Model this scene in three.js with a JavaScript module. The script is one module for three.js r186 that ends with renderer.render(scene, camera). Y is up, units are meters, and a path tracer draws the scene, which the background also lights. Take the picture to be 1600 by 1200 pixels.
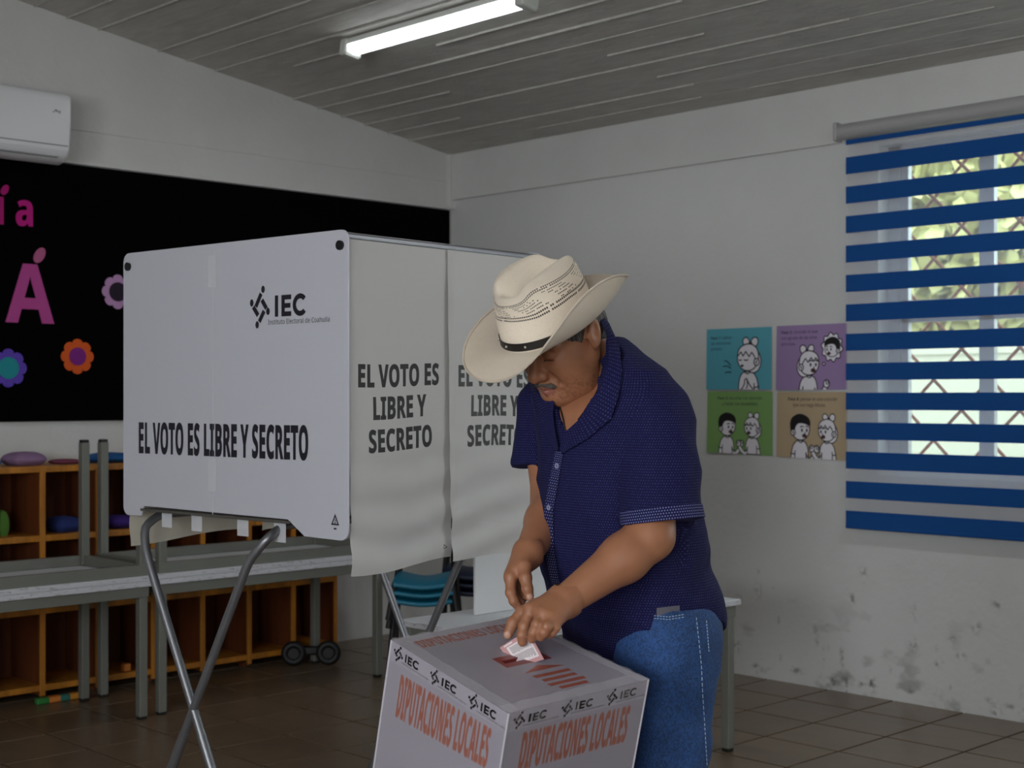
import * as THREE from 'three';
import { mergeGeometries } from 'three/addons/utils/BufferGeometryUtils.js';
import { RoundedBoxGeometry } from 'three/addons/geometries/RoundedBoxGeometry.js';
import { FontLoader } from 'three/addons/loaders/FontLoader.js';
import { RectAreaLightUniformsLib } from 'three/addons/lights/RectAreaLightUniformsLib.js';

// ------------------------------------------------------------------ camera, sky, light, exposure
const scene = new THREE.Scene();
const renderer = new THREE.WebGLRenderer({ antialias: true });
renderer.toneMapping = THREE.LinearToneMapping;
renderer.toneMappingExposure = 1.04;
renderer.shadowMap.enabled = true;
RectAreaLightUniformsLib.init();
const V = (x, y, z) => new THREE.Vector3(x, y, z);
const FOCAL = 2240, YAW = 0.7715, EYE = V(-5.62, 1.34, 6.29);
const camera = new THREE.PerspectiveCamera(2 * Math.atan(600 / FOCAL) * 180 / Math.PI, 4 / 3, 0.1, 200);
camera.position.copy(EYE);
camera.rotation.set(0, -YAW, 0);
camera.setViewOffset(1600, 1200, 0, -20, 1600, 1200);
camera.focus = 3.3; camera.userData.fStop = 6;
scene.add(camera);
scene.background = new THREE.Color().setRGB(0.80, 0.92, 1.0);      // bright, thinly clouded daylight
scene.backgroundIntensity = 6;
const ROOM = { west: -8.4, south: 9.6, eave: 2.76, slope: 0.15, ridge: -4.2 };
// daylight stand-ins: area lights at unseen windows, added to brighten the room
function addedDaylight(name, w, h, pos, look, k) {
  const l = new THREE.RectAreaLight(new THREE.Color().setRGB(0.97, 0.975, 1.0), k, w, h);
  l.name = name; l.position.copy(pos); l.lookAt(look); scene.add(l); return l;
}
const ADDED_WEST_WINDOWS = [[4.4, 6.1], [6.9, 8.6]], WINDOW_Y = [0.99, 2.46];
for (const [z0, z1] of ADDED_WEST_WINDOWS) addedDaylight('added_window_light', z1 - z0 - 0.1, 1.35, V(ROOM.west + 0.03, 1.725, (z0 + z1) / 2), V(0, 1.725, (z0 + z1) / 2), 12);
const ADDED_EAST_WINDOW = [5.6, 7.4];
addedDaylight('added_window_light', 1.7, 1.35, V(-0.03, 1.725, 6.5), V(-8, 1.725, 6.5), 2);

// ------------------------------------------------------------------ helpers
let seed = 7;
const rnd = () => { seed = (seed * 1664525 + 1013904223) >>> 0; return seed / 4294967296; };
const clamp = (x, a, b) => Math.min(b, Math.max(a, x)), mix = (a, b, t) => a + (b - a) * t;
const smooth = (a, b, x) => { const t = clamp((x - a) / (b - a), 0, 1); return t * t * (3 - 2 * t); };
function hash3(x, y, z) { let h = Math.imul(x, 374761393) ^ Math.imul(y, 668265263) ^ Math.imul(z, 2147483647 - 1274126177); h = Math.imul(h ^ (h >>> 13), 1274126177); return ((h ^ (h >>> 16)) >>> 0) / 4294967296; }
function noise3(x, y, z) {
  const xi = Math.floor(x), yi = Math.floor(y), zi = Math.floor(z); let u = x - xi, v = y - yi, w = z - zi;
  u = u * u * (3 - 2 * u); v = v * v * (3 - 2 * v); w = w * w * (3 - 2 * w);
  const g = (a, b, c) => hash3(xi + a, yi + b, zi + c);
  return mix(mix(mix(g(0, 0, 0), g(1, 0, 0), u), mix(g(0, 1, 0), g(1, 1, 0), u), v), mix(mix(g(0, 0, 1), g(1, 0, 1), u), mix(g(0, 1, 1), g(1, 1, 1), u), v), w);
}
const fbm = (x, y, z, n = 4) => { let s = 0, a = 0.5, t = 0; for (let i = 0; i < n; i++) { s += a * noise3(x, y, z); t += a; a *= 0.5; x *= 2.03; y *= 2.03; z *= 2.03; } return s / t; };
function tex(w, h, fn, srgb = true) {      // fn(u, v) -> [r, g, b] 0..1 in sRGB
  const d = new Uint8Array(w * h * 4);
  for (let j = 0; j < h; j++) for (let i = 0; i < w; i++) {
    const c = fn(i / w, j / h), k = (j * w + i) * 4;
    d[k] = clamp(c[0], 0, 1) * 255; d[k + 1] = clamp(c[1], 0, 1) * 255; d[k + 2] = clamp(c[2], 0, 1) * 255; d[k + 3] = c.length > 3 ? c[3] * 255 : 255;
  }
  const t = new THREE.DataTexture(d, w, h); t.magFilter = THREE.LinearFilter; t.minFilter = THREE.LinearMipmapLinearFilter; t.generateMipmaps = true;
  t.wrapS = t.wrapT = THREE.RepeatWrapping; if (srgb) t.colorSpace = THREE.SRGBColorSpace; t.needsUpdate = true; return t;
}
const gray = (w, h, fn) => tex(w, h, (u, v) => { const g = fn(u, v); return [g, g, g]; }, false);
function paint(w, h, fn) { const c = document.createElement('canvas'); c.width = w; c.height = h; const g = c.getContext('2d'); fn(g, w, h); const t = new THREE.CanvasTexture(c); t.colorSpace = THREE.SRGBColorSpace; t.anisotropy = 8; return t; }
const std = (color, roughness = 0.7, o = {}) => new THREE.MeshStandardMaterial({ color, roughness, ...o });
const phy = (color, roughness = 0.7, o = {}) => new THREE.MeshPhysicalMaterial({ color, roughness, ...o });
// world point seen at a pixel of the 1600 x 1200 frame at a given real depth, and its version in axes turned with the camera
const RIGHT = V(Math.cos(YAW), 0, Math.sin(YAW)), AHEAD = V(Math.sin(YAW), 0, -Math.cos(YAW));
const at = (px, py, d) => EYE.clone().addScaledVector(RIGHT, (px - 800) * d / FOCAL).addScaledVector(AHEAD, d).add(V(0, (620 - py) * d / FOCAL, 0));
const taken = {};
function numbered(n) { const k = taken[n] = (taken[n] ?? -1) + 1; return k ? n + '_' + String(k).padStart(3, '0') : n; }
const on = (o) => { o.traverse((m) => { if (m.isMesh) { m.castShadow = true; m.receiveShadow = true; } }); return o; };
function put(geos, mat, name, parent) {
  const g = Array.isArray(geos) ? (geos.length > 1 ? mergeGeometries(geos.map(clean)) : geos[0]) : geos;
  const m = new THREE.Mesh(g, mat); m.name = parent ? name : numbered(name); m.castShadow = m.receiveShadow = true; (parent || scene).add(m); return m;
}
function clean(g) { let q = g.index ? g.toNonIndexed() : g.clone(); for (const k of Object.keys(q.attributes)) if (!['position', 'normal', 'uv'].includes(k)) q.deleteAttribute(k); if (!q.attributes.uv) q.setAttribute('uv', new THREE.BufferAttribute(new Float32Array(q.attributes.position.count * 2), 2)); q.clearGroups(); return q; }
function thing(name, label, category, pos = V(0, 0, 0), turn = 0, group) {
  const o = new THREE.Group(); o.name = numbered(name); o.position.copy(pos); o.rotation.y = turn; scene.add(o); return tag(o, label, category, group);
}
function tag(o, label, category, group) { o.userData.label = label; o.userData.category = category; if (group) o.userData.group = group; return o; }
function struct(o) { o.userData.kind = 'structure'; return o; }
function metric(g) {                            // uv in metres from the dominant axis of each normal
  g = g.index ? g.toNonIndexed() : g; const p = g.attributes.position, n = g.attributes.normal, uv = new Float32Array(p.count * 2);
  for (let i = 0; i < p.count; i++) {
    const ax = Math.abs(n.getX(i)), ay = Math.abs(n.getY(i)), az = Math.abs(n.getZ(i)), x = p.getX(i), y = p.getY(i), z = p.getZ(i);
    const [u, v] = ax >= ay && ax >= az ? [z, y] : ay >= az ? [x, z] : [x, y]; uv[2 * i] = u; uv[2 * i + 1] = v;
  }
  g.setAttribute('uv', new THREE.BufferAttribute(uv, 2)); return g;
}
const box = (w, h, d, x = 0, y = 0, z = 0) => metric(new THREE.BoxGeometry(w, h, d).translate(x, y, z));
const span = (x0, x1, y0, y1, z0, z1) => box(x1 - x0, y1 - y0, z1 - z0, (x0 + x1) / 2, (y0 + y1) / 2, (z0 + z1) / 2);
const rbox = (w, h, d, x = 0, y = 0, z = 0, r = 0.006, s = 2) => metric(new RoundedBoxGeometry(w, h, d, s, Math.min(r, w / 2.01, h / 2.01, d / 2.01)).translate(x, y, z));
const rspan = (x0, x1, y0, y1, z0, z1, r = 0.006) => rbox(x1 - x0, y1 - y0, z1 - z0, (x0 + x1) / 2, (y0 + y1) / 2, (z0 + z1) / 2, r);
function tube(pts, r, seg = 40, rad = 10, tension = 0.5) { return new THREE.TubeGeometry(new THREE.CatmullRomCurve3(pts, false, 'catmullrom', tension), seg, r, rad, false); }
function rod(a, b, r, rad = 12) { const d = b.clone().sub(a), g = new THREE.CylinderGeometry(r, r, d.length(), rad); g.applyQuaternion(new THREE.Quaternion().setFromUnitVectors(V(0, 1, 0), d.normalize())); g.translate((a.x + b.x) / 2, (a.y + b.y) / 2, (a.z + b.z) / 2); return g; }
function sheet(nu, nv, fn) {                    // grid of points fn(u, v) with uv
  const g = new THREE.PlaneGeometry(1, 1, nu, nv), p = g.attributes.position, uv = g.attributes.uv;
  for (let i = 0; i < p.count; i++) { const q = fn(uv.getX(i), uv.getY(i)); p.setXYZ(i, q.x, q.y, q.z); }
  g.computeVertexNormals(); return g;
}
function surfaceNets(f, lo, hi, cell) {
  const nx = Math.ceil((hi.x - lo.x) / cell) + 1, ny = Math.ceil((hi.y - lo.y) / cell) + 1, nz = Math.ceil((hi.z - lo.z) / cell) + 1;
  const val = new Float32Array(nx * ny * nz), id = (i, j, k) => (k * ny + j) * nx + i;
  for (let k = 0; k < nz; k++) for (let j = 0; j < ny; j++) for (let i = 0; i < nx; i++) val[id(i, j, k)] = f(lo.x + i * cell, lo.y + j * cell, lo.z + k * cell);
  const vert = new Int32Array(nx * ny * nz).fill(-1), P = [], I = [];
  const C = []; for (let c = 0; c < 8; c++) C.push([c & 1, (c >> 1) & 1, c >> 2]);
  const E = []; for (let a = 0; a < 8; a++) for (let b = a + 1; b < 8; b++) { const x = a ^ b; if (x === 1 || x === 2 || x === 4) E.push([a, b]); }
  const v8 = new Float32Array(8);
  for (let k = 0; k < nz - 1; k++) for (let j = 0; j < ny - 1; j++) for (let i = 0; i < nx - 1; i++) {
    let m = 0; for (let c = 0; c < 8; c++) { v8[c] = val[id(i + C[c][0], j + C[c][1], k + C[c][2])]; if (v8[c] < 0) m++; }
    if (!m || m === 8) continue;
    let sx = 0, sy = 0, sz = 0, n = 0;
    for (const [a, b] of E) if ((v8[a] < 0) !== (v8[b] < 0)) { const t = v8[a] / (v8[a] - v8[b]); sx += mix(C[a][0], C[b][0], t); sy += mix(C[a][1], C[b][1], t); sz += mix(C[a][2], C[b][2], t); n++; }
    vert[id(i, j, k)] = P.length / 3; P.push(lo.x + (i + sx / n) * cell, lo.y + (j + sy / n) * cell, lo.z + (k + sz / n) * cell);
  }
  const quad = (a, b, c, d, s) => { if (a < 0 || b < 0 || c < 0 || d < 0) return; if (s) I.push(a, b, c, a, c, d); else I.push(a, c, b, a, d, c); };
  for (let k = 1; k < nz - 1; k++) for (let j = 1; j < ny - 1; j++) for (let i = 1; i < nx - 1; i++) {
    const v = val[id(i, j, k)] < 0;
    if (v !== val[id(i + 1, j, k)] < 0) quad(vert[id(i, j - 1, k - 1)], vert[id(i, j, k - 1)], vert[id(i, j, k)], vert[id(i, j - 1, k)], v);
    if (v !== val[id(i, j + 1, k)] < 0) quad(vert[id(i - 1, j, k - 1)], vert[id(i - 1, j, k)], vert[id(i, j, k)], vert[id(i, j, k - 1)], v);
    if (v !== val[id(i, j, k + 1)] < 0) quad(vert[id(i - 1, j - 1, k)], vert[id(i, j - 1, k)], vert[id(i, j, k)], vert[id(i - 1, j, k)], v);
  }
  const N = new Float32Array(P.length), e = cell * 0.6;
  for (let q = 0; q < P.length; q += 3) {
    const x = P[q], y = P[q + 1], z = P[q + 2]; let a = f(x + e, y, z) - f(x - e, y, z), b = f(x, y + e, z) - f(x, y - e, z), c = f(x, y, z + e) - f(x, y, z - e); const l = Math.hypot(a, b, c) || 1;
    N[q] = a / l; N[q + 1] = b / l; N[q + 2] = c / l;
  }
  const g = new THREE.BufferGeometry(); g.setAttribute('position', new THREE.Float32BufferAttribute(P, 3)); g.setAttribute('normal', new THREE.BufferAttribute(N, 3)); g.setIndex(I); return g;
}
const smin = (a, b, k) => { const h = Math.max(k - Math.abs(a - b), 0) / k; return Math.min(a, b) - h * h * k * 0.25; };
const smax = (a, b, k) => -smin(-a, -b, k);
function cone(x, y, z, a, b, ra, rb) {          // tapered capsule
  const bx = b.x - a.x, by = b.y - a.y, bz = b.z - a.z, px = x - a.x, py = y - a.y, pz = z - a.z;
  const t = clamp((px * bx + py * by + pz * bz) / (bx * bx + by * by + bz * bz + 1e-12), 0, 1);
  return Math.hypot(px - bx * t, py - by * t, pz - bz * t) - mix(ra, rb, t);
}
const ball = (x, y, z, c, r) => Math.hypot(x - c.x, y - c.y, z - c.z) - r;
function egg(x, y, z, c, rx, ry, rz) { const a = (x - c.x) / rx, b = (y - c.y) / ry, d = (z - c.z) / rz, k = Math.hypot(a, b, d); return (k - 1) * Math.min(rx, ry, rz) * (k > 1 ? 1 : 1); }
// ------------------------------------------------------------------ the room
const plaster = gray(512, 512, (u, v) => { const s = (f) => fbm(u * f, v * f, 3.3, 4); return 0.5 * s(14) + 0.5 * s(60); });
plaster.repeat.set(0.8, 0.8);
const wallMap = tex(512, 512, (u, v) => { const n = 0.93 + 0.06 * (fbm(u * 8, v * 8, 1.7, 5) - 0.5); return [0.865 * n, 0.865 * n, 0.855 * n]; });
wallMap.wrapS = wallMap.wrapT = THREE.MirroredRepeatWrapping; wallMap.repeat.set(0.5, 0.5);
const M = {};
M.wall = std(0xffffff, 0.62, { map: wallMap, bumpMap: plaster, bumpScale: 0.003 });
// right wall paint with scuffs, grime and trickles low down, in metres: u = z (0..9.6), v = y (0..2.8)
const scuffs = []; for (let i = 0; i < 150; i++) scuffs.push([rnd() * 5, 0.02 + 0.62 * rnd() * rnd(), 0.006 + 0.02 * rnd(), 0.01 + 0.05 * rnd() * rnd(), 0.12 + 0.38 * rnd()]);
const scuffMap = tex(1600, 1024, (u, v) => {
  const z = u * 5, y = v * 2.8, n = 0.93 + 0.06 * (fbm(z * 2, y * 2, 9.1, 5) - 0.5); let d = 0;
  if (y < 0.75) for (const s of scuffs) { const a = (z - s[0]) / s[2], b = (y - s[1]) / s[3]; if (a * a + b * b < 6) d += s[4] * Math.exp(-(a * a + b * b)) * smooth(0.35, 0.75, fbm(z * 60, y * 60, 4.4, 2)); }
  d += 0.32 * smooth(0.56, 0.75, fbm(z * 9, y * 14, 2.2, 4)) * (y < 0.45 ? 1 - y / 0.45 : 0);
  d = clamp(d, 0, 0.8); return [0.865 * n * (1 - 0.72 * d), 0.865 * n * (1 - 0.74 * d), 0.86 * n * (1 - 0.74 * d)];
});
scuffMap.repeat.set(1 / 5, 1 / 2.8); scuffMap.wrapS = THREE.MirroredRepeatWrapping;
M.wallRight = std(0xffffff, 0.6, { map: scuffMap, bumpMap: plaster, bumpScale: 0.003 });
const T = 0.18, W0 = ROOM.west, S0 = ROOM.south, top = (x) => ROOM.eave + ROOM.slope * (x > ROOM.ridge ? -x : x - W0);
function gable(z0, z1) {                         // end wall under the pitched ceiling
  const s = new THREE.Shape(); s.moveTo(W0 - T, -0.05); s.lineTo(T, -0.05); s.lineTo(T, top(0)); s.lineTo(ROOM.ridge, top(ROOM.ridge) + 0.05); s.lineTo(W0 - T, top(W0)); s.closePath();
  return metric(new THREE.ExtrudeGeometry(s, { depth: z1 - z0, bevelEnabled: false }).translate(0, 0, z0));
}
struct(put(gable(-T, 0), M.wall, 'wall_left'));
struct(put(gable(S0, S0 + T), M.wall, 'wall_back'));
function sideWall(x0, x1, opens) {
  const g = [], H = ROOM.eave + 0.02; let z = 0;
  for (const [a, b] of opens) { g.push(span(x0, x1, -0.05, H, z, a), span(x0, x1, -0.05, WINDOW_Y[0], a, b), span(x0, x1, WINDOW_Y[1], H, a, b)); z = b; }
  g.push(span(x0, x1, -0.05, H, z, S0)); return g;
}
const WIN = [2.85, 4.6];
struct(put(sideWall(0, T, [WIN, ADDED_EAST_WINDOW]), M.wallRight, 'wall_right'));
struct(put(sideWall(W0 - T, W0, ADDED_WEST_WINDOWS), M.wall, 'wall_west'));
// tie beam along the right wall, with the recess line of its upper pour, and the pilaster in the corner
{ const t = struct(new THREE.Group()); t.name = 'trim_1'; scene.add(t);
  put(span(-0.022, 0, 2.492, 2.628, 0.0, S0), M.wall, 'beam_face', t); put(span(-0.014, 0, 2.628, 2.78, 0.0, S0), M.wall, 'beam_top', t); }
struct(put(span(-0.035, 0, 2.44, 2.76, 0, 0.03), M.wall, 'trim_2'));
struct(put([span(-4.6, -0.035, 2.437, 2.455, 0, 0.022), span(-4.6, -0.035, 2.60, 2.603, 0, 0.006)], M.wall, 'trim_3'));
// ceiling: board-marked concrete, each board its own piece, with the raised fins left between the boards
M.ceilingFlat = std(0xb5b2ac, 0.8);
const conc = [0, 1, 2].map((k) => { const t = tex(256, 512, (u, v) => { const n = 0.73 + 0.10 * (fbm(u * 5 + k * 9, v * 18, k, 5) - 0.5) + 0.05 * (fbm(u * 40, v * 6, k + 5, 3) - 0.5); return [n, n * 0.985, n * 0.955]; }); t.repeat.set(1 / 0.165, 0.5); return std(0xffffff, 0.62, { map: t, bumpMap: plaster, bumpScale: 0.004 }); });
const ceilingGroup = struct(new THREE.Group()); ceilingGroup.name = 'ceiling'; scene.add(ceilingGroup);
{
  const len = Math.hypot(4.2, 4.2 * ROOM.slope), ang = Math.atan(ROOM.slope);
  for (const side of [0, 1]) {
    const c = new THREE.Matrix4().makeRotationZ(side ? ang : -ang).setPosition(side ? W0 : 0, ROOM.eave, 0);
    const slab = box(len + 0.3, 0.12, S0 + 0.3, (side ? 1 : -1) * (len / 2 - 0.1), 0.065 + 0.012, S0 / 2).applyMatrix4(c);
    put(slab, M.ceilingFlat, 'slab', ceilingGroup);
    const n = 26, w = len / n, geos = [0, 1, 2].map(() => box(w - 0.003, 0.02, S0));
    for (let i = 0; i < n; i++) {
      const m = put(geos[i % 3], conc[(i * 7) % 3], 'board', ceilingGroup); m.applyMatrix4(new THREE.Matrix4().makeTranslation((side ? 1 : -1) * (i + 0.5) * w, 0.01 + (rnd() - 0.5) * 0.004, S0 / 2)); m.applyMatrix4(c);
      if (i) { const parts = []; let z = 0; while (z < S0) { const l = 0.25 + rnd() * 1.6, s = rnd(); if (s > 0.18) parts.push(box(0.003 + 0.004 * rnd(), 0.010 + 0.008 * rnd(), l, (side ? 1 : -1) * i * w + (rnd() - 0.5) * 0.003, -0.001, z + l / 2)); z += l; }
        const f = put(parts, conc[1], 'fin', ceilingGroup); f.applyMatrix4(c); }
    }
  }
}
// floor: grout bed, single tiles
const tileN = 4, tileMats = [];
for (let k = 0; k < tileN; k++) { const t = tex(128, 128, (u, v) => { const n = 0.92 + 0.16 * (fbm(u * 4 + k * 5, v * 4, k * 3.1, 4) - 0.5) + 0.03 * (k - 1.5) / 2 + 0.05 * (fbm(u * 30, v * 30, k, 2) - 0.5); return [0.47 * n, 0.40 * n, 0.325 * n]; }); t.repeat.set(1 / 0.335, 1 / 0.335); tileMats.push(std(0xffffff, 0.3, { map: t })); }
M.grout = std(0x241a12, 1);
const floor = struct(new THREE.Group()); floor.name = 'floor'; scene.add(floor);
put(span(W0 - T, T, -0.1, -0.004, -T, S0 + T), M.grout, 'grout_bed', floor);
{
  const P = 0.335, gap = 0.011, geo = box(P - gap, 0.02, P - gap, 0, -0.01, 0), rest = [];
  for (let i = 0; ; i++) { const x1 = -0.29 + P - i * P, x0 = x1 - P; if (x1 < W0) break;
    for (let j = -1; ; j++) { const z0 = 0.251 + j * P, z1 = z0 + P; if (z0 > S0) break;
      const a = Math.max(x0, W0), b = Math.min(x1, 0), c = Math.max(z0, 0), d = Math.min(z1, S0); if (b - a < 0.03 || d - c < 0.03) continue;
      const cx = (a + b) / 2, cz = (c + d) / 2, rel = V(cx, 0, cz).sub(EYE), dep = rel.dot(AHEAD), px = 800 + FOCAL * rel.dot(RIGHT) / dep, py = 620 + FOCAL * 1.34 / dep;
      const whole = b - a > P - 1e-6 && d - c > P - 1e-6, seen = dep > 1 && px > -150 && px < 1750 && py < 1320;
      if (seen) { const m = put(whole ? geo : box(b - a - gap, 0.02, d - c - gap, 0, -0.01, 0), tileMats[Math.floor(rnd() * tileN)], 'tile', floor); m.position.set(cx, (rnd() - 0.5) * 0.0008, cz); }
      else rest.push(box(b - a - gap, 0.02, d - c - gap, cx, -0.01, cz));
    } }
  const r = put(rest, tileMats[0], 'tile_field', floor); r.userData.kind = 'stuff';
}
// windows
M.alu = std(0xb9bcc0, 0.4, { metalness: 0.3 }); M.bar = std(0x8e4524, 0.6); M.glass = phy(0xf4faf6, 0.05, { transmission: 1, thickness: 0, ior: 1.45 });
M.sillw = std(0xd8d8d6, 0.5);
function makeWindow(name, z0, z1, x, out) {      // aluminium frame in the outer half of the wall, security mesh outside
  const w = struct(new THREE.Group()); w.name = name; scene.add(w);
  const y0 = WINDOW_Y[0], y1 = WINDOW_Y[1], xf = x + out * 0.11, fr = [], B = (a, b, c, d, t = 0.045) => fr.push(box(t, d - c, b - a, xf, (c + d) / 2, (a + b) / 2));
  B(z0, z0 + 0.06, y0, y1); B(z1 - 0.06, z1, y0, y1); B(z0, z1, y0, y0 + 0.05); B(z0, z1, y1 - 0.05, y1);
  put(fr, M.alu, 'frame', w); put(box(0.16, 0.025, z1 - z0, x + out * 0.08, y0 + 0.0125, (z0 + z1) / 2), M.sillw, 'window_sill', w);
  const n = 4, pw = (z1 - z0 - 0.12) / n, ym = 1.72;
  for (let i = 0; i < n; i++) for (const [a, b] of [[y0 + 0.05, ym - 0.015], [ym + 0.015, y1 - 0.05]]) {
    const za = z0 + 0.06 + i * pw, zb = za + pw, s = [], t = 0.034;
    s.push(box(0.03, b - a, t, xf, (a + b) / 2, za + t / 2), box(0.03, b - a, t, xf, (a + b) / 2, zb - t / 2), box(0.03, t, pw, xf, a + t / 2, (za + zb) / 2), box(0.03, t, pw, xf, b - t / 2, (za + zb) / 2));
    const sash = put(s, M.alu, 'sash', w); put(box(0.004, b - a - 0.05, pw - 0.05, xf, (a + b) / 2, (za + zb) / 2), M.glass, 'pane', sash);
  }
  put(box(0.04, 0.03, z1 - z0 - 0.12, xf, ym, (z0 + z1) / 2), M.alu, 'transom', w);
  const S = 0.27, xo = x + out * 0.2, g = [];
  for (let k = -8; k < 16; k++) for (const dir of [1, -1]) {     // diagonal flat bars clipped to the opening
    let pts = []; for (let i = 0; i <= 60; i++) { const z = z0 + (z1 - z0) * i / 60, y = y0 + dir * (z - z0) + k * S * 1.0 + (dir < 0 ? 0.05 : 0); if (y >= y0 && y <= y1) pts.push([z, y]); }
    if (pts.length > 1) { const a = pts[0], b = pts[pts.length - 1]; g.push(rod(V(xo + dir * 0.006, a[1], a[0]), V(xo + dir * 0.006, b[1], b[0]), 0.008, 6)); }
  }
  const grille = new THREE.Group(); grille.name = 'security_mesh'; w.add(grille);
  for (const q of g) put(q, M.bar, 'bar', grille);
  return w;
}
makeWindow('window_1', ...WIN, 0, 1); makeWindow('window_2', ...ADDED_EAST_WINDOW, 0, 1);  // the second is out of view, added for the light it gives
ADDED_WEST_WINDOWS.forEach(([a, b], i) => makeWindow('window_' + (i + 3), a, b, W0, -1));  // unseen west windows, also added only to carry light into the room
// ------------------------------------------------------------------ outside the window
M.soil = std(0x8d8468, 0.95); M.yardWall = std(0xb4b3a4, 0.9);
struct(put(span(T, 30, -0.35, -0.12, -25, 25), M.soil, 'ground'));
tag(put([span(7.0, 7.2, -0.12, 1.75, -22, 14), span(6.97, 7.23, 1.75, 1.83, -22, 14)], M.yardWall, 'garden_wall'), 'pale boundary wall of the yard seen through the window', 'wall');
{
  const leafMats = [std(0xb9c27c, 0.8, { side: THREE.DoubleSide }), std(0xc9c68c, 0.8, { side: THREE.DoubleSide }), std(0xa3b071, 0.8, { side: THREE.DoubleSide })], bark = std(0x5f4f3c, 0.95);
  const spots = [[9.8, -5.4, 3.0, 1.75, 'pale green'], [10.4, -1.8, 3.4, 1.8, 'olive green'], [9.8, 1.9, 3.1, 1.75, 'yellowish']];
  spots.forEach(([x, z, h, r, tone], k) => {
    const t = thing('tree', tone + ' tree beyond the yard wall, ' + ['left in the window', 'in the middle of the window', 'towards the right side of the window'][k], 'tree', V(x, -0.12, z), 0, 'trees beyond the yard');
    put(new THREE.CylinderGeometry(0.09, 0.16, h, 10).translate(0, h / 2, 0), bark, 'trunk', t);
    const q = []; for (let i = 0; i < 4200; i++) { const a = rnd() * 6.283, b = Math.acos(2 * rnd() - 1), rr = r * (0.55 + 0.45 * Math.cbrt(rnd())), g = new THREE.CircleGeometry(0.13 + 0.08 * rnd(), 5); g.scale(0.6, 1, 1); g.rotateX(rnd() * 6.3); g.rotateY(rnd() * 6.3); g.translate(rr * Math.sin(b) * Math.cos(a), h + rr * 0.85 * Math.cos(b), rr * Math.sin(b) * Math.sin(a)); q.push(g); }
    put(q, leafMats[k], 'foliage', t).userData.kind = 'stuff';
  });
}
// ------------------------------------------------------------------ zebra roller blind
M.tubeGrey = std(0xa8a7a7, 0.45, { metalness: 0.1 }); M.blue = std(0x04478a, 1); M.sheer = phy(0xd9dbe2, 0.9, { transparent: true, opacity: 0.2 });
{
  const b = thing('roller_blind', 'blue and sheer striped roller blind hanging over the window', 'blind', V(-0.05, 2.53, 2.716));
  const L = 2.1, add = (g, m, n) => put(g, m, n, b);
  const c = new THREE.CylinderGeometry(0.036, 0.036, L + 0.05, 20).rotateX(Math.PI / 2).translate(0.012, 0.005, L / 2 - 0.01); add(c, M.tubeGrey, 'roller_tube');
  add(rbox(0.075, 0.085, 0.02, 0.012, 0.005, -0.045, 0.008), M.tubeGrey, 'end_cap');
  let y = -0.045; const pitch = 0.1322, bl = 0.076;
  add(box(0.0016, 0.022, L, 0, -0.047, L / 2), M.blue, 'opaque_band');
  for (let i = 0; i < 13; i++) {
    const y0 = -0.058 - (pitch - bl); add(box(0.0008, pitch - bl + 0.002, L, 0, -0.058 - i * pitch - (pitch - bl) / 2, L / 2), M.sheer, 'sheer_band');
    add(box(0.0016, bl, L, 0, -0.058 - i * pitch - (pitch - bl) - bl / 2, L / 2), M.blue, 'opaque_band'); void y0; y -= pitch;
  }
  add(rbox(0.012, 0.016, L, 0, -0.058 - 13 * pitch + 0.004, L / 2, 0.005), M.blue, 'bottom_rail');
}
// ------------------------------------------------------------------ ceiling lamp in the corner, and an unseen one added to brighten the man
for (const [xl, zc, label, power] of [[-1.53, 1.6, 'lit white linear lamp on the concrete ceiling above the corner', 16], [-1.53, 4.8, 'added linear ceiling lamp nearer the camera, out of view, put in for its light', 38]]) {
  const yl = top(xl), t = thing('ceiling_lamp', label, 'lamp', V(xl, yl - 0.004, zc), 0, 'linear ceiling lamps');
  t.rotation.z = (xl > ROOM.ridge ? -1 : 1) * Math.atan(ROOM.slope);
  put(rbox(0.085, 0.03, 1.2, 0, -0.02, 0, 0.006), std(0xd9dad6, 0.5), 'housing', t);
  const glow = std(0xffffff, 0.4, { emissive: new THREE.Color(0.92, 0.97, 1.0), emissiveIntensity: 5 });
  const prof = new THREE.Shape(); prof.moveTo(-0.042, 0); prof.absellipse(0, 0, 0.042, 0.034, Math.PI, 2 * Math.PI, false); prof.lineTo(-0.042, 0);
  put(new THREE.ExtrudeGeometry(prof, { depth: 1.1, bevelEnabled: false, curveSegments: 16 }).translate(0, -0.036, -0.55), glow, 'diffuser', t);
  for (const s of [-1, 1]) put(rbox(0.1, 0.08, 0.055, 0, -0.04, s * 0.578, 0.015, 3), std(0xc9ccc6, 0.5), 'end_cap', t);
  const l = new THREE.RectAreaLight(new THREE.Color(0.97, 0.985, 1.0), power, 0.08, 1.1); l.position.set(0, -0.076, 0); l.rotation.x = -Math.PI / 2; t.add(l);
}
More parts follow.
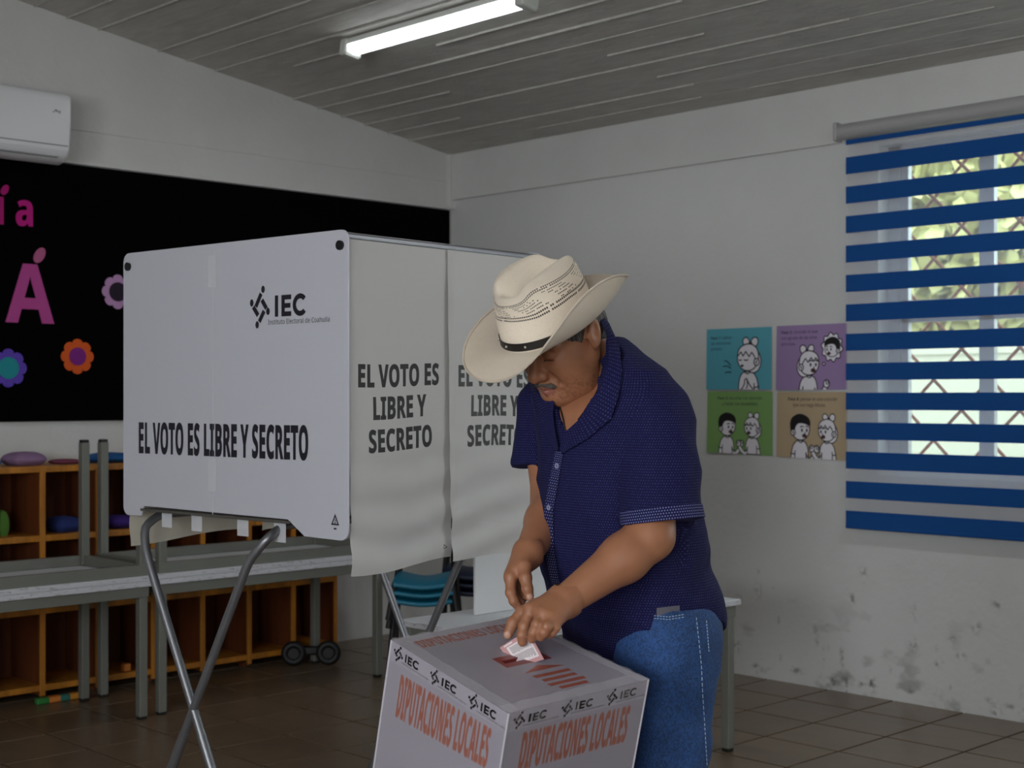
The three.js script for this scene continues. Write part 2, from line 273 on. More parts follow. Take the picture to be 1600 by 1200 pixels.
// ------------------------------------------------------------------ left wall: board, letters, flowers, air conditioner
M.felt = phy(0x020203, 1, { specularIntensity: 0.15 });
tag(put(rspan(-4.4, -0.03, 1.226, 2.432, 0.002, 0.022, 0.004), M.felt, 'bulletin_board'), 'large black felt bulletin board on the left wall', 'board');
const boardX = (px) => { const k = (px - 800) / FOCAL, d = (EYE.z - 0.025) / (AHEAD.z * -1 - k * RIGHT.z); return [EYE.x + d * (AHEAD.x + k * RIGHT.x), d]; };
const boardAt = (px, py) => { const [x, d] = boardX(px); return V(x, 1.34 + (620 - py) * d / FOCAL, 0.023); };
const felt = (c) => std(c, 0.95);
const font = await new FontLoader().loadAsync('fonts/droid/droid_sans_bold.typeface.json');
function letter(ch, color, h, w, pos, name, label, accent) {
  const t = thing(name, label, 'letter', pos, 0, 'felt letters on the board');
  const g = new THREE.ExtrudeGeometry(font.generateShapes(ch, 1), { depth: 0.004, bevelEnabled: true, bevelSize: 0.012, bevelThickness: 0.001, bevelSegments: 2, curveSegments: 8 });
  g.computeBoundingBox(); const b = g.boundingBox; g.translate(-(b.min.x + b.max.x) / 2, -b.min.y, 0); g.scale(w / (b.max.x - b.min.x), h / (b.max.y - b.min.y), 1); g.computeVertexNormals();
  put(g, felt(color), 'letter_body', t);
  if (accent) { const a = new THREE.CylinderGeometry(1, 1, 0.005, 28).rotateX(Math.PI / 2).scale(accent[2], accent[3], 1).rotateZ(-0.55).translate(accent[0], accent[1], 0.003); put(a, felt(accent[4]), 'accent_mark', t); }
}
letter('A', 0xb4468f, 0.272, 0.236, boardAt(47, 505), 'felt_letter', 'large pink felt capital letter A with an oval accent on the board', [0.045, 0.315, 0.024, 0.04, 0xb25a86]);
letter('a', 0xb8107c, 0.122, 0.082, boardAt(38, 354), 'felt_letter', 'small magenta felt letter a high on the black board');
letter('ı', 0xa80f6e, 0.125, 0.07, boardAt(-6, 350), 'felt_letter', 'small magenta felt letter i with accent at the left edge of the photo', [0.04, 0.158, 0.016, 0.026, 0xa80f6e]);
function flower(px, py, r, petal, heart, label, hr) {
  const t = thing('felt_flower', label, 'flower', boardAt(px, py), 0, 'felt flowers on the board'), s = new THREE.Shape();
  for (let i = 0; i <= 96; i++) { const a = i / 96 * 6.2832, q = r * (0.80 + 0.20 * Math.sqrt(Math.abs(Math.cos(a * 4)))); i ? s.lineTo(q * Math.cos(a), q * Math.sin(a)) : s.moveTo(q, 0); }
  put(new THREE.ExtrudeGeometry(s, { depth: 0.003, bevelEnabled: false }), felt(petal), 'petals', t);
  put(new THREE.CylinderGeometry(hr, hr, 0.003, 28).rotateX(Math.PI / 2).translate(0, 0, 0.0045), felt(heart), 'flower_centre', t);
}
flower(121, 557, 0.083, 0xd2561b, 0x7a1f7e, 'orange felt flower with a purple centre on the board', 0.042);
flower(13, 575, 0.088, 0x5b3fae, 0x1e8a92, 'violet felt flower with a teal centre at the left edge', 0.05);
flower(184, 456, 0.083, 0xb58ab6, 0x24182a, 'lilac felt flower with a dark centre half behind the booth panel', 0.046);
{
  const t = thing('air_conditioner', 'white wall-mounted air conditioner above the black board', 'air conditioner', V(-2.53, 2.41, 0.026)), w = std(0xdcdde0, 0.32), L = 0.88;
  put(rspan(-0.8, -0.08, 0.06, 0.28, -0.0255, 0, 0.003), M.steel ?? std(0x75766f, 0.5), 'mounting_plate', t);
  const s = new THREE.Shape(); s.moveTo(0, 0.02); s.lineTo(0.10, 0.0); s.quadraticCurveTo(0.165, 0.005, 0.185, 0.05); s.quadraticCurveTo(0.205, 0.15, 0.2, 0.27); s.quadraticCurveTo(0.198, 0.3, 0.17, 0.3); s.lineTo(0, 0.3); s.closePath();
  const g = new THREE.ExtrudeGeometry(s, { depth: L, bevelEnabled: true, bevelSize: 0.008, bevelThickness: 0.012, bevelSegments: 3, curveSegments: 14 }).rotateY(-Math.PI / 2); put(g, w, 'casing', t);
  put(rbox(L - 0.08, 0.006, 0.075, -L / 2, 0.016, 0.15, 0.002).rotateX(0.0), std(0x9a9b9d, 0.5), 'air_flap', t);
  put(rbox(L, 0.004, 0.004, -L / 2, 0.066, 0.198, 0.001), std(0x77787a, 0.6), 'panel_seam', t);
  const mark = paint(256, 128, (c) => { c.clearRect(0, 0, 256, 128); c.strokeStyle = '#444'; c.lineWidth = 9; c.lineCap = 'round'; c.beginPath(); c.moveTo(20, 90); c.quadraticCurveTo(90, 80, 110, 30); c.quadraticCurveTo(115, 75, 150, 80); c.moveTo(70, 40); c.lineTo(150, 62); c.stroke(); c.beginPath(); c.arc(190, 72, 26, 0, 7); c.stroke(); });
  put(new THREE.PlaneGeometry(0.05, 0.028).translate(-0.06, 0.215, 0.2125), std(0xffffff, 0.5, { map: mark, transparent: true }), 'printed_mark', t);
}
// ------------------------------------------------------------------ posters on the right wall
function oval(c, x, y, rx, ry, fill = '#ece9f0', rot = 0) { c.beginPath(); c.ellipse(x, y, rx, ry, rot, 0, 6.2832); if (fill) { c.fillStyle = fill; c.fill(); } c.stroke(); }
function line(c, pts) { c.beginPath(); c.moveTo(pts[0], pts[1]); for (let i = 2; i < pts.length; i += 4) c.quadraticCurveTo(pts[i], pts[i + 1], pts[i + 2], pts[i + 3]); c.stroke(); }
function child(c, x, y, k, girl, face, o = {}) {          // generic line-drawn child, head centre x, y, face = -1 left or 1 right
  c.save(); c.translate(x, y); c.scale(k * face, k); c.lineWidth = 7; c.strokeStyle = '#17131c'; c.lineJoin = c.lineCap = 'round'; const P = '#e6e3ea';
  if (!o.headOnly) {
    c.fillStyle = P; c.beginPath(); c.moveTo(-18, 78); c.quadraticCurveTo(-62, 92, -70, 150); c.lineTo(-82, 215); c.lineTo(66, 215); c.lineTo(62, 150); c.quadraticCurveTo(56, 92, 22, 80); c.closePath(); c.fill(); c.stroke();
    line(c, [-18, 80, 2, 104, 24, 80]); line(c, [-44, 150, -48, 190, -44, 215]); line(c, [-78, 165, -60, 176, -44, 168]);
    if (o.pray) { c.fillStyle = P; c.beginPath(); c.moveTo(-70, 200); c.quadraticCurveTo(-20, 180, 6, 122); c.quadraticCurveTo(24, 118, 22, 150); c.quadraticCurveTo(40, 190, 70, 196); c.lineTo(60, 215); c.lineTo(-60, 215); c.closePath(); c.fill(); c.stroke(); line(c, [6, 124, -4, 160, 8, 176]); }
    else { c.fillStyle = P; c.beginPath(); c.moveTo(44, 158); c.quadraticCurveTo(52, 190, 70, 196); c.quadraticCurveTo(100, 176, 112, 140); c.lineTo(140, 154); c.quadraticCurveTo(128, 200, 72, 228); c.lineTo(48, 214); c.closePath(); c.fill(); c.stroke(); oval(c, 132, 132, 22, 24, P); line(c, [128, 112, 132, 124, 130, 134]); line(c, [144, 116, 146, 126, 142, 138]); }
  }
  if (girl) { oval(c, -34, 18, 56, 70, P, 0.15); oval(c, -44, -88, 24, 30, P, -0.5); oval(c, 14, -92, 22, 26, P, 0.5); oval(c, -16, -80, 10, 9, '#6d3340'); }
  oval(c, 0, 0, 74, 76, P);
  if (girl) { c.fillStyle = P; c.beginPath(); c.moveTo(-72, 20); c.quadraticCurveTo(-84, -76, 0, -80); c.quadraticCurveTo(76, -72, 73, -8); c.lineTo(50, -34); c.lineTo(34, -10); c.lineTo(16, -36); c.lineTo(-8, -6); c.lineTo(-26, -30); c.quadraticCurveTo(-52, -6, -52, 24); c.closePath(); c.fill(); c.stroke(); }
  else { c.fillStyle = '#120d10'; c.beginPath(); c.moveTo(-74, 24); c.quadraticCurveTo(-98, -60, -48, -84); c.quadraticCurveTo(0, -112, 58, -76); c.quadraticCurveTo(86, -52, 74, -18); c.quadraticCurveTo(40, -44, -8, -40); c.quadraticCurveTo(-44, -36, -50, 20); c.closePath(); c.fill(); c.stroke(); }
  oval(c, -60, 26, 18, 20, P); line(c, [-64, 20, -54, 24, -58, 34]);
  c.fillStyle = '#241c26';
  if (o.calm) { line(c, [0, 12, 14, 18, 26, 12]); line(c, [46, 12, 54, 17, 62, 12]); oval(c, 40, 46, 7, 4, '#3a2730'); }
  else { for (const e of [12, 52]) { c.beginPath(); c.ellipse(e, 10, 7, 12, 0, 0, 7); c.fill(); } line(c, [0, -12, 12, -20, 24, -14]); line(c, [44, -16, 54, -20, 62, -12]); c.lineWidth = 5; oval(c, 32, 46, 16, 11, '#5a2530'); line(c, [36, 22, 42, 28, 36, 30]); }
  c.restore();
}
const POSTERS = [
  ['#56a4b6', 1.892, 2.28, 1.375, 1.672, 'blue poster of a calm girl, upper left of four on the wall', (c) => { text(c, [['Paso 1:', 'calmar'], ['', 'las emociones'], ['', 'primero']], 40, 80); child(c, 390, 225, 1.3, true, -1, { pray: true, calm: true }); c.lineWidth = 9; c.strokeStyle = '#14323c'; line(c, [172, 245, 200, 240, 232, 285]); line(c, [160, 290, 200, 275, 236, 305]); line(c, [178, 338, 205, 325, 240, 335]); }],
  ['#9b80ae', 2.308, 2.693, 1.373, 1.674, 'purple poster of a girl thinking of a boy, upper right of the four', (c) => { text(c, [['Paso 2:', 'recordar lo que'], ['', 'nos agrada de las otras'], ['', 'personas.']], 40, 60); child(c, 285, 275, 1.12, true, 1); c.lineWidth = 8; c.strokeStyle = '#2a2030'; c.fillStyle = '#e6e3ea'; c.beginPath(); for (let i = 0; i <= 90; i++) { const a = i / 90 * 6.2832, r = 92 + 9 * Math.sin(a * 10); c.lineTo(477 + r * 0.9 * Math.cos(a), 165 + r * 1.05 * Math.sin(a)); } c.closePath(); c.fill(); c.stroke(); child(c, 477, 172, 0.8, false, -1, { headOnly: true }); oval(c, 410, 282, 10, 10); }],
  ['#7ca561', 1.897, 2.285, 1.066, 1.366, 'green poster of a boy and a girl talking, lower left of the four', (c) => { text(c, [['Paso 3:', 'escuchar con atención'], ['', 'y hablar con amabilidad']], 96, 60); child(c, 190, 255, 0.98, false, 1); child(c, 415, 262, 0.92, true, -1); }],
  ['#b8a283', 2.31, 2.695, 1.058, 1.362, 'tan poster of a smiling boy and girl, lower right of the four', (c) => { text(c, [['Paso 4:', 'pensar en una solución'], ['', 'que nos haga felices.']], 96, 60); child(c, 205, 258, 1.05, false, 1); child(c, 430, 265, 0.98, true, -1); }],
];
function text(c, rows, x, y) { rows.forEach(([b, r], i) => { let q = x + (rows.length === 2 ? i * 44 : 0); c.fillStyle = '#20202c'; if (b) { c.font = 'bold 30px sans-serif'; c.fillText(b, q, y + i * 42); q += c.measureText(b + ' ').width; } c.font = '30px sans-serif'; c.fillText(r, q, y + i * 42); }); }
POSTERS.forEach(([col, z0, z1, y0, y1, label, draw], i) => {
  const t = paint(600, 464, (c, w, h) => { c.fillStyle = col; c.fillRect(0, 0, w, h); draw(c); });
  const droop = [0, 0.0, -0.006, -0.008][i], g = sheet(10, 8, (u, v) => V(-0.003 - 0.004 * (1 + Math.sin(u * 3.1 + i)) * (1 - v) - 0.002 * u * v, y0 + (y1 - y0) * v + droop * u * (1 - v), mix(z0, z1, u)));
  tag(put(g, std(0xffffff, 0.6, { map: t, side: THREE.DoubleSide }), 'wall_poster'), label, 'poster', 'posters on the right wall');
});
// ------------------------------------------------------------------ cubby shelves along the left wall
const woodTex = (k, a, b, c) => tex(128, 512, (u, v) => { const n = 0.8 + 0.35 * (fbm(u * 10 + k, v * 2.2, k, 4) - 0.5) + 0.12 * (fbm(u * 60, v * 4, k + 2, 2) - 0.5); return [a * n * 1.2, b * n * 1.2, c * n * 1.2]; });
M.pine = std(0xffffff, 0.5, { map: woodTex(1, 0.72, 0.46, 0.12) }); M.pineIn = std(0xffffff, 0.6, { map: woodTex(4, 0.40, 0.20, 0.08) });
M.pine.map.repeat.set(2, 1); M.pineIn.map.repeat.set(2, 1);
function cubby(xr, cols, label) {
  const t = thing('cubby_shelf', label, 'shelf', V(xr, 0, 0.004), 0, 'yellow cubby shelves'), W = cols * 0.265 + 0.02, D = 0.31, lev = [0.055, 0.395, 0.715, 1.02];
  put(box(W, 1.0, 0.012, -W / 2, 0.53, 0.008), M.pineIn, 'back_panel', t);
  lev.forEach((y) => put(rbox(W, 0.028, D, -W / 2, y, D / 2, 0.004), M.pine, 'shelf_board', t));
  for (let i = 0; i <= cols; i++) {
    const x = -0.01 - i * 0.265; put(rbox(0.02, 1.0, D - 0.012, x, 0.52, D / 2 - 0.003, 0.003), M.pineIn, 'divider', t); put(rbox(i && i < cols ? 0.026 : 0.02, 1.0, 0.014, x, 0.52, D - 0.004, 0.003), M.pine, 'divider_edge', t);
    put(rbox(0.02, 0.05, 0.05, x, 0.025, i % 2 ? 0.05 : D - 0.06, 0.004), M.pineIn, 'foot', t);
  }
}
cubby(-1.075, 5, 'yellow wooden cubby shelf against the wall, right one, behind the booth'); cubby(-2.42, 5, 'yellow wooden cubby shelf against the wall at the left edge of the photo');
function cushion(px, py, w, h, d, color, label, z = 0.16, turn = 0.1) {
  const k = (px - 800) / FOCAL, dep = (EYE.z - z) / (-AHEAD.z - k * RIGHT.z), x = EYE.x + dep * (AHEAD.x + k * RIGHT.x);
  const g = new THREE.SphereGeometry(1, 28, 18), p = g.attributes.position;
  for (let i = 0; i < p.count; i++) { let X = p.getX(i), Y = p.getY(i), Z = p.getZ(i); const f = (q) => Math.sign(q) * Math.pow(Math.abs(q), 0.45); const e = Math.max(Math.abs(f(X)), Math.abs(f(Z))); X = f(X); Z = f(Z); Y = Y * (0.55 + 0.45 * (1 - e * e)) + 0.08 * (fbm(X * 3 + px, Z * 3, 1, 3) - 0.5); p.setXYZ(i, X * w / 2, (Y + 0.72) * h * 0.6, Z * d / 2); }
  g.computeVertexNormals(); return { g, x, z };
}
const soft = (px, py, w, h, d, color, name, label, y, z = 0.16, turn = 0.1) => { const c = cushion(px, py, w, h, d, color, label, z, turn); const m = put(c.g, std(color, 0.9), name); m.position.set(c.x, y, c.z); m.rotation.y = turn; tag(m, label, name.split('_').pop()); return m; };
soft(37, 716, 0.17, 0.06, 0.16, 0x8d6f93, 'cloth_bag', 'lilac cloth bag lying on top of the cubby shelf', 1.034);
soft(102, 720, 0.13, 0.022, 0.13, 0x7c3a52, 'cloth_bag', 'flat wine red cloth bag on the cubby shelf beside the upturned table legs', 1.034);
soft(172, 716, 0.22, 0.045, 0.2, 0x1b5c9c, 'cloth_bag', 'blue cloth bag on the cubby shelf beside the booth panel', 1.034);
soft(-26, 722, 0.12, 0.04, 0.14, 0x2a66a8, 'cloth_bag', 'blue cloth bag on the cubby shelf at the left photo edge', 1.034);
soft(99, 828, 0.13, 0.07, 0.16, 0x20306e, 'cloth_bag', 'dark blue cloth bag inside a cubby left of the table legs', 0.729, 0.2);
soft(182, 828, 0.15, 0.06, 0.16, 0x3a1f78, 'cloth_bag', 'violet cloth bag inside a cubby beside the booth panel', 0.729, 0.2);
soft(3, 800, 0.05, 0.11, 0.06, 0x4d7a2c, 'soft_toy', 'small green soft toy in a cubby at the left edge', 0.729, 0.2);
[[66, 0x2f7d3a, 'green'], [84, 0xc9762a, 'orange'], [100, 0x2d6f66, 'teal'], [114, 0xd08a2c, 'yellow']].forEach(([px, c, n]) => { const q = cushion(px, 0, 0.05, 0.03, 0.04, 0, '', 0.38); const m = put(rbox(0.06, 0.028, 0.035, 0, 0.014, 0, 0.008), std(c, 0.5), 'toy_block'); m.position.set(q.x, 0.0006, q.z); tag(m, n + ' toy block on the floor in front of the cubby shelf', 'toy', 'toy blocks on the floor'); });
{ const q = cushion(197, 0, 0.05, 0.03, 0.04, 0, '', 0.28), m = put(rbox(0.035, 0.035, 0.03, 0, 0.0175, 0, 0.004), std(0xc9762a, 0.6), 'toy_cube'); m.position.set(q.x, 0.0695, q.z); tag(m, 'small orange cube in a dark lower cubby between table legs', 'toy'); }
// ------------------------------------------------------------------ school tables
const chipTex = tex(512, 128, (u, v) => { const n = smooth(0.6, 0.66, fbm(u * 40, v * 30, 6.6, 4)); return [0.78 - 0.16 * n, 0.78 - 0.18 * n, 0.8 - 0.2 * n]; }); chipTex.repeat.set(1.2, 6);
M.tableTop = std(0xd6d8dc, 0.4); M.tableEdge = std(0xffffff, 0.6, { map: chipTex }); M.tableUnder = std(0xb9bcc2, 0.6); M.steel = std(0x75766f, 0.5, { metalness: 0.15 }); M.cap = std(0x151515, 0.7);
function schoolTable(label, pos, flip, len = 1.235, wid = 0.565) {
  const t = thing('school_table', label, 'table', pos, 0, 'small school tables'), H = 0.575, h = (y) => flip ? H - y : y, B = (x0, x1, y0, y1, z0, z1, r = 0.003) => rspan(x0, x1, Math.min(h(y0), h(y1)), Math.max(h(y0), h(y1)), z0, z1, r);
  put(B(-len / 2, len / 2, H - 0.022, H, -wid / 2, wid / 2), M.tableTop, 'tabletop', t);
  put([B(-len / 2 - 0.002, len / 2 + 0.002, H - 0.021, H - 0.002, wid / 2 - 0.001, wid / 2 + 0.002, 0.001), B(-len / 2 - 0.002, len / 2 + 0.002, H - 0.021, H - 0.002, -wid / 2 - 0.002, -wid / 2 + 0.001, 0.001), B(-len / 2 - 0.002, -len / 2 + 0.001, H - 0.021, H - 0.002, -wid / 2, wid / 2, 0.001), B(len / 2 - 0.001, len / 2 + 0.002, H - 0.021, H - 0.002, -wid / 2, wid / 2, 0.001)], M.tableEdge, 'edge_band', t);
  const a = len / 2 - 0.012, b = wid / 2 - 0.012, y0 = H - 0.067, y1 = H - 0.0225, q = 0.03;
  for (const s of [-1, 1]) { put(B(-a, a, y0, y1, s > 0 ? b - q : -b, s > 0 ? b : -b + q), M.steel, 'apron_rail', t); put(B(s > 0 ? a - q : -a, s > 0 ? a : -a + q, y0, y1, -b + q + 0.001, b - q - 0.001), M.steel, 'apron_rail', t); }
  for (const sx of [-1, 1]) for (const sz of [-1, 1]) { const x = sx * (a - 0.022), z = sz * (b - 0.022), l = put(B(x - 0.0185, x + 0.0185, 0.012, y1, z - 0.0185, z + 0.0185, 0.004), M.steel, 'leg', t); put(B(x - 0.0165, x + 0.0165, 0, 0.014, z - 0.0165, z + 0.0165, 0.004), M.cap, 'rubber_foot', l); }
}
const tz = 0.695;
schoolTable('small grey school table standing under an upturned one at the left edge', V(-2.517 - 0.6345, 0, tz), false);
schoolTable('small grey school table standing under an upturned one, behind the booth', V(-2.517 + 0.6345, 0, tz - 0.02), false);
schoolTable('upturned school table with legs in the air at the left edge', V(-2.517 - 0.6335, 0.5755, tz), true);
schoolTable('upturned school table with legs in the air, mostly behind the booth panel', V(-2.517 + 0.6355, 0.5755, tz - 0.02), true);
schoolTable('white-topped school table standing behind the man and the ballot box', V(-1.84, 0, 2.745), false, 1.24, 0.52);
{
  const t = thing('display_board', 'blank white board standing on the school table behind the man', 'board', V(-1.98, 0.5755, 2.6)), w = std(0xd4d3d4, 0.75);
  put(rbox(0.47, 0.42, 0.012, 0, 0.21, 0, 0.003), w, 'panel', t); for (const s of [-1, 1]) put(rbox(0.02, 0.2, 0.07, s * 0.15, 0.1, -0.042, 0.003), w, 'easel_foot', t);
}
// stacked chairs in the corner and the small wheeled cart
M.teal = std(0x0e6f8c, 0.45); M.navy = std(0x101c3c, 0.5); M.black = std(0x0d0d10, 0.55);
function chairStack(pos, turn, shell, n, label, tone) {
  for (let k = 0; k < n; k++) {
    const t = thing('child_chair', 'small ' + tone + ' plastic chair, ' + ['lowest', 'middle', 'topmost'][k] + ' of ' + label, 'chair', V(pos.x, 0, pos.z), turn, label), y = 0.41 + k * 0.04, dz = k * 0.006;
    const seat = sheet(10, 10, (u, v) => V((u - 0.5) * (0.25 + 0.04 * v), y + 0.012 * Math.cos((u - 0.5) * 5) * -1 - 0.02 * Math.pow(v, 4) - 0.012, (v - 0.5) * 0.27 + dz)), s2 = sheet(10, 10, (u, v) => V((0.5 - u) * (0.25 + 0.04 * v), y - 0.012 - 0.012 * Math.cos((0.5 - u) * 5) - 0.02 * Math.pow(v, 4) - 0.012, (v - 0.5) * 0.27 + dz));
    put([seat, s2, tube([V(-0.14, y - 0.036, 0.13 + dz), V(0, y - 0.05, 0.14 + dz), V(0.14, y - 0.036, 0.13 + dz)], 0.012, 12, 8)], shell, 'seat', t);
    put(tube([V(-0.12, y + 0.2, -0.16 + dz), V(0, y + 0.21, -0.18 + dz), V(0.12, y + 0.2, -0.16 + dz)], 0.03, 14, 8).scale(1, 1, 1), shell, 'backrest', t);
    for (const sx of [-1, 1]) { put(rod(V(sx * 0.135, y - 0.03, 0.11 + dz), V(sx * 0.165, k ? y - 0.2 : 0, 0.15 + dz), 0.013), M.black, 'leg', t); put(rod(V(sx * 0.125, y + 0.22, -0.165 + dz), V(sx * 0.16, k ? y - 0.2 : 0, -0.15 + dz), 0.013), M.black, 'leg', t); }
  }
}
{ const p = at(664, 620, 6.9), q = at(738, 620, 7.25); chairStack(p, -YAW, M.teal, 3, 'the teal stack in the corner', 'teal'); chairStack(q, -YAW, M.navy, 3, 'the navy stack in the corner', 'navy'); }
{
  const p = at(486, 620, 7.15), t = thing('toy_cart', 'small black two-wheeled cart on the floor by the shelf end', 'cart', V(p.x, 0, p.z), -YAW + 0.1);
  for (const s of [-1, 1]) { const w = put(new THREE.TorusGeometry(0.043, 0.019, 12, 30).translate(s * 0.086, 0.062, 0), M.black, 'wheel', t); put(new THREE.CylinderGeometry(0.035, 0.035, 0.02, 20).rotateX(Math.PI / 2).translate(s * 0.086, 0.062, 0), M.black, 'hub', w); }
  put(rod(V(-0.086, 0.062, -0.012), V(0.086, 0.062, -0.012), 0.012), M.black, 'axle', t); put(rbox(0.12, 0.03, 0.06, 0, 0.075, -0.03, 0.006), M.black, 'deck', t);
}
// ------------------------------------------------------------------ voting booth
function drawIEC(c, x, y, k, color = '#14121f', sub = true) {     // emblem of four figures round a lozenge, letters and small line
  c.save(); c.translate(x, y); c.scale(k, k); c.fillStyle = color; c.strokeStyle = color; c.lineCap = 'butt';
  const dot = (a, b) => { c.beginPath(); c.ellipse(a, b, 9.5, 12.5, 0, 0, 7); c.fill(); }, bar = (a, b, d, e) => { c.lineWidth = 17; c.beginPath(); c.moveTo(a, b); c.lineTo(d, e); c.stroke(); };
  dot(66, 8); dot(6, 52); dot(92, 84); dot(35, 128); bar(56, 22, 28, 66); bar(60, 44, 84, 74); bar(14, 66, 40, 96); bar(72, 82, 46, 118);
  c.fillRect(128, 32, 17, 72); c.fillRect(162, 32, 17, 72); for (const y of [32, 60, 88]) c.fillRect(162, y, y === 60 ? 46 : 50, 16); c.lineWidth = 17; c.beginPath(); c.arc(257, 68, 29, 0.72, 5.56); c.stroke();
  if (sub) { c.font = '23px sans-serif'; c.fillText('Instituto Electoral de Coahuila', 92, 130); }
  c.restore();
}
function fitText(c, s, x, y, w, h, wt = 4) { c.save(); c.font = 'bold 100px sans-serif'; const m = c.measureText(s).width; c.translate(x, y); c.scale(w / m, h / 73); c.fillText(s, 0, 0); c.strokeStyle = c.fillStyle; c.lineWidth = wt; c.strokeText(s, 0, 0); c.restore(); }
M.coro = phy(0xc2c2cc, 0.42, { transmission: 0.12, thickness: 0 }); M.curtain = phy(0xc6c5c3, 0.6, { transmission: 0.12, thickness: 0, side: THREE.DoubleSide });
M.chrome = std(0x85868b, 0.4, { metalness: 0.75 }); M.tape = phy(0xdfe0e6, 0.35, { transparent: true, opacity: 0.5 }); M.rivet = std(0x0c0c10, 0.4); M.desk = std(0x4a4844, 0.6);
{
  // local axes: x runs along the side panels (0 at the front edge, 0.967 at the rear), z across the booth (0 near panel .. 0.763 far panel)
  const o = at(545, 620, 3.6); o.y = 0;
  const ux = RIGHT.clone().multiplyScalar(-0.759).addScaledVector(AHEAD, 0.651), uz = V(0, 1, 0).cross(ux).negate();
  const t = thing('voting_booth', 'white folding voting booth on crossed metal legs, with printed side panel and curtains', 'voting booth', o);
  const BW = 0.763, FW = 0.87, BL = 0.967, across = RIGHT.clone().multiplyScalar(0.651).addScaledVector(AHEAD, 0.759);
  const P = (s, y, w) => V(0, y, 0).addScaledVector(ux, s).addScaledVector(across, w); void uz;
  const frame = (s, y, w) => new THREE.Matrix4().makeBasis(ux, V(0, 1, 0), new THREE.Vector3().crossVectors(ux, V(0, 1, 0))).setPosition(P(s, y, w));
  const outline = () => { const s = new THREE.Shape(), r = 0.03, x1 = BL, y0 = 0.978, y1 = 1.761; s.moveTo(r, y1); s.lineTo(x1 - r, y1); s.quadraticCurveTo(x1, y1, x1, y1 - r); s.lineTo(x1, y0 + 0.015 + r); s.quadraticCurveTo(x1, y0 + 0.015, x1 - r, y0 + 0.015); s.lineTo(0.88, y0 + 0.017); s.lineTo(0.868, 1.024); s.lineTo(0.23, 1.02); s.lineTo(0.165, y0 + 0.002); s.lineTo(r, y0); s.quadraticCurveTo(0, y0, 0, y0 + r); s.lineTo(0, y1 - r); s.quadraticCurveTo(0, y1, r, y1); return s; };
  for (const w of [0, BW]) {
    const g = new THREE.ExtrudeGeometry(outline(), { depth: 0.004, bevelEnabled: true, bevelSize: 0.0008, bevelThickness: 0.0008, bevelSegments: 1, curveSegments: 10 }).translate(0, 0, -0.002), m = put(metric(g).applyMatrix4(frame(0, 0, w)), M.coro, 'side_panel', t);
    for (const [x, y] of [[0.026, 1.722], [0.94, 1.722]]) put(new THREE.CylinderGeometry(0.0115, 0.0125, 0.012, 20).rotateX(Math.PI / 2).translate(x, y, w ? 0.004 : -0.004).applyMatrix4(frame(0, 0, w)), M.rivet, 'rivet', m);
    if (!w) {
      const pr = paint(1934, 1566, (c, W, H) => {
        c.clearRect(0, 0, W, H); c.fillStyle = '#14121f'; const X = (s) => (BL - s) * 2000, Y = (y) => (1.761 - y) * 2000;
        fitText(c, 'EL VOTO ES LIBRE Y SECRETO', X(0.894), Y(1.178), (0.894 - 0.147) * 2000, 0.087 * 2000);
        drawIEC(c, X(0.381), Y(1.632), 1.56);
        c.strokeStyle = '#14121f'; c.lineWidth = 8; const rx = X(0.047), ry = Y(1.027); c.beginPath(); c.moveTo(rx, ry - 26); c.lineTo(rx + 24, ry + 20); c.lineTo(rx - 24, ry + 20); c.closePath(); c.stroke(); c.font = 'bold 26px sans-serif'; c.fillText('2', rx - 7, ry + 14); c.fillRect(rx - 10, ry + 38, 20, 8);
      });
      const pg = new THREE.PlaneGeometry(BL, 0.783), uv = pg.attributes.uv; for (let i = 0; i < uv.count; i++) uv.setX(i, 1 - uv.getX(i)); pg.translate(BL / 2, 1.3695, 0).applyMatrix4(new THREE.Matrix4().makeTranslation(0, 0, 0));
      put(pg.applyMatrix4(frame(0, 0, -0.0034)), std(0xffffff, 0.5, { map: pr, transparent: true, side: THREE.DoubleSide }), 'panel_print', m);
      for (const y of [1.685, 1.122]) put(rbox(0.034, 0.088, 0.0006, 0.547, y, 0, 0.0002).applyMatrix4(frame(0, 0, -0.0036)), M.tape, 'tape', m);
      put(rbox(0.003, 0.74, 0.0012, 0.545, 1.38, 0, 0.0004).applyMatrix4(frame(0, 0, -0.0028)), M.coro, 'fold_crease', m);
    }
  }
  put(rbox(0.66, 0.008, BW + 0.012, 0.55, 1.012, 0, 0.002).applyMatrix4(frame(0, 0, BW / 2)), M.desk, 'writing_shelf', t);
  put(rbox(0.005, 0.3, BW - 0.02, 0.2, 1.17, 0, 0.002).applyMatrix4(frame(0, 0, BW / 2)), M.coro, 'divider_panel', t);
  for (const s of [0.02, BL - 0.02]) put(rod(P(s, 1.744, 0.004), P(s, 1.744, BW - 0.004), 0.0125), M.chrome, 'curtain_rod', t);
  // crossed legs: two U-frames of bent tube
  for (const [a, b] of [[0.88, 0.355], [0.308, 0.86]]) {
    const dy = 1.0, pt = (k, w) => P(mix(a, b, k), dy * (1 - k) + 0.011 * k, w), top0 = mix(a, b, 0) + (a > b ? -0.02 : 0.0);
    const c = [pt(1, -0.025), pt(0.6, -0.025), pt(0.2, -0.025), pt(0.1, -0.022), P(top0 - (a > b ? 0.005 : -0.005), 0.962, -0.004), P(top0 + 0.004, 0.992, 0.05), P(top0 + 0.004, 0.996, 0.12), P(top0 + 0.004, 0.996, FW - 0.11), P(top0, 0.975, FW - 0.045), pt(0.1, FW - 0.022), pt(0.2, FW - 0.02), pt(0.6, FW - 0.02), pt(1, FW - 0.02)];
    const u = put(tube(c, 0.0125, 160, 12, 0.35), M.chrome, 'leg_frame', t);
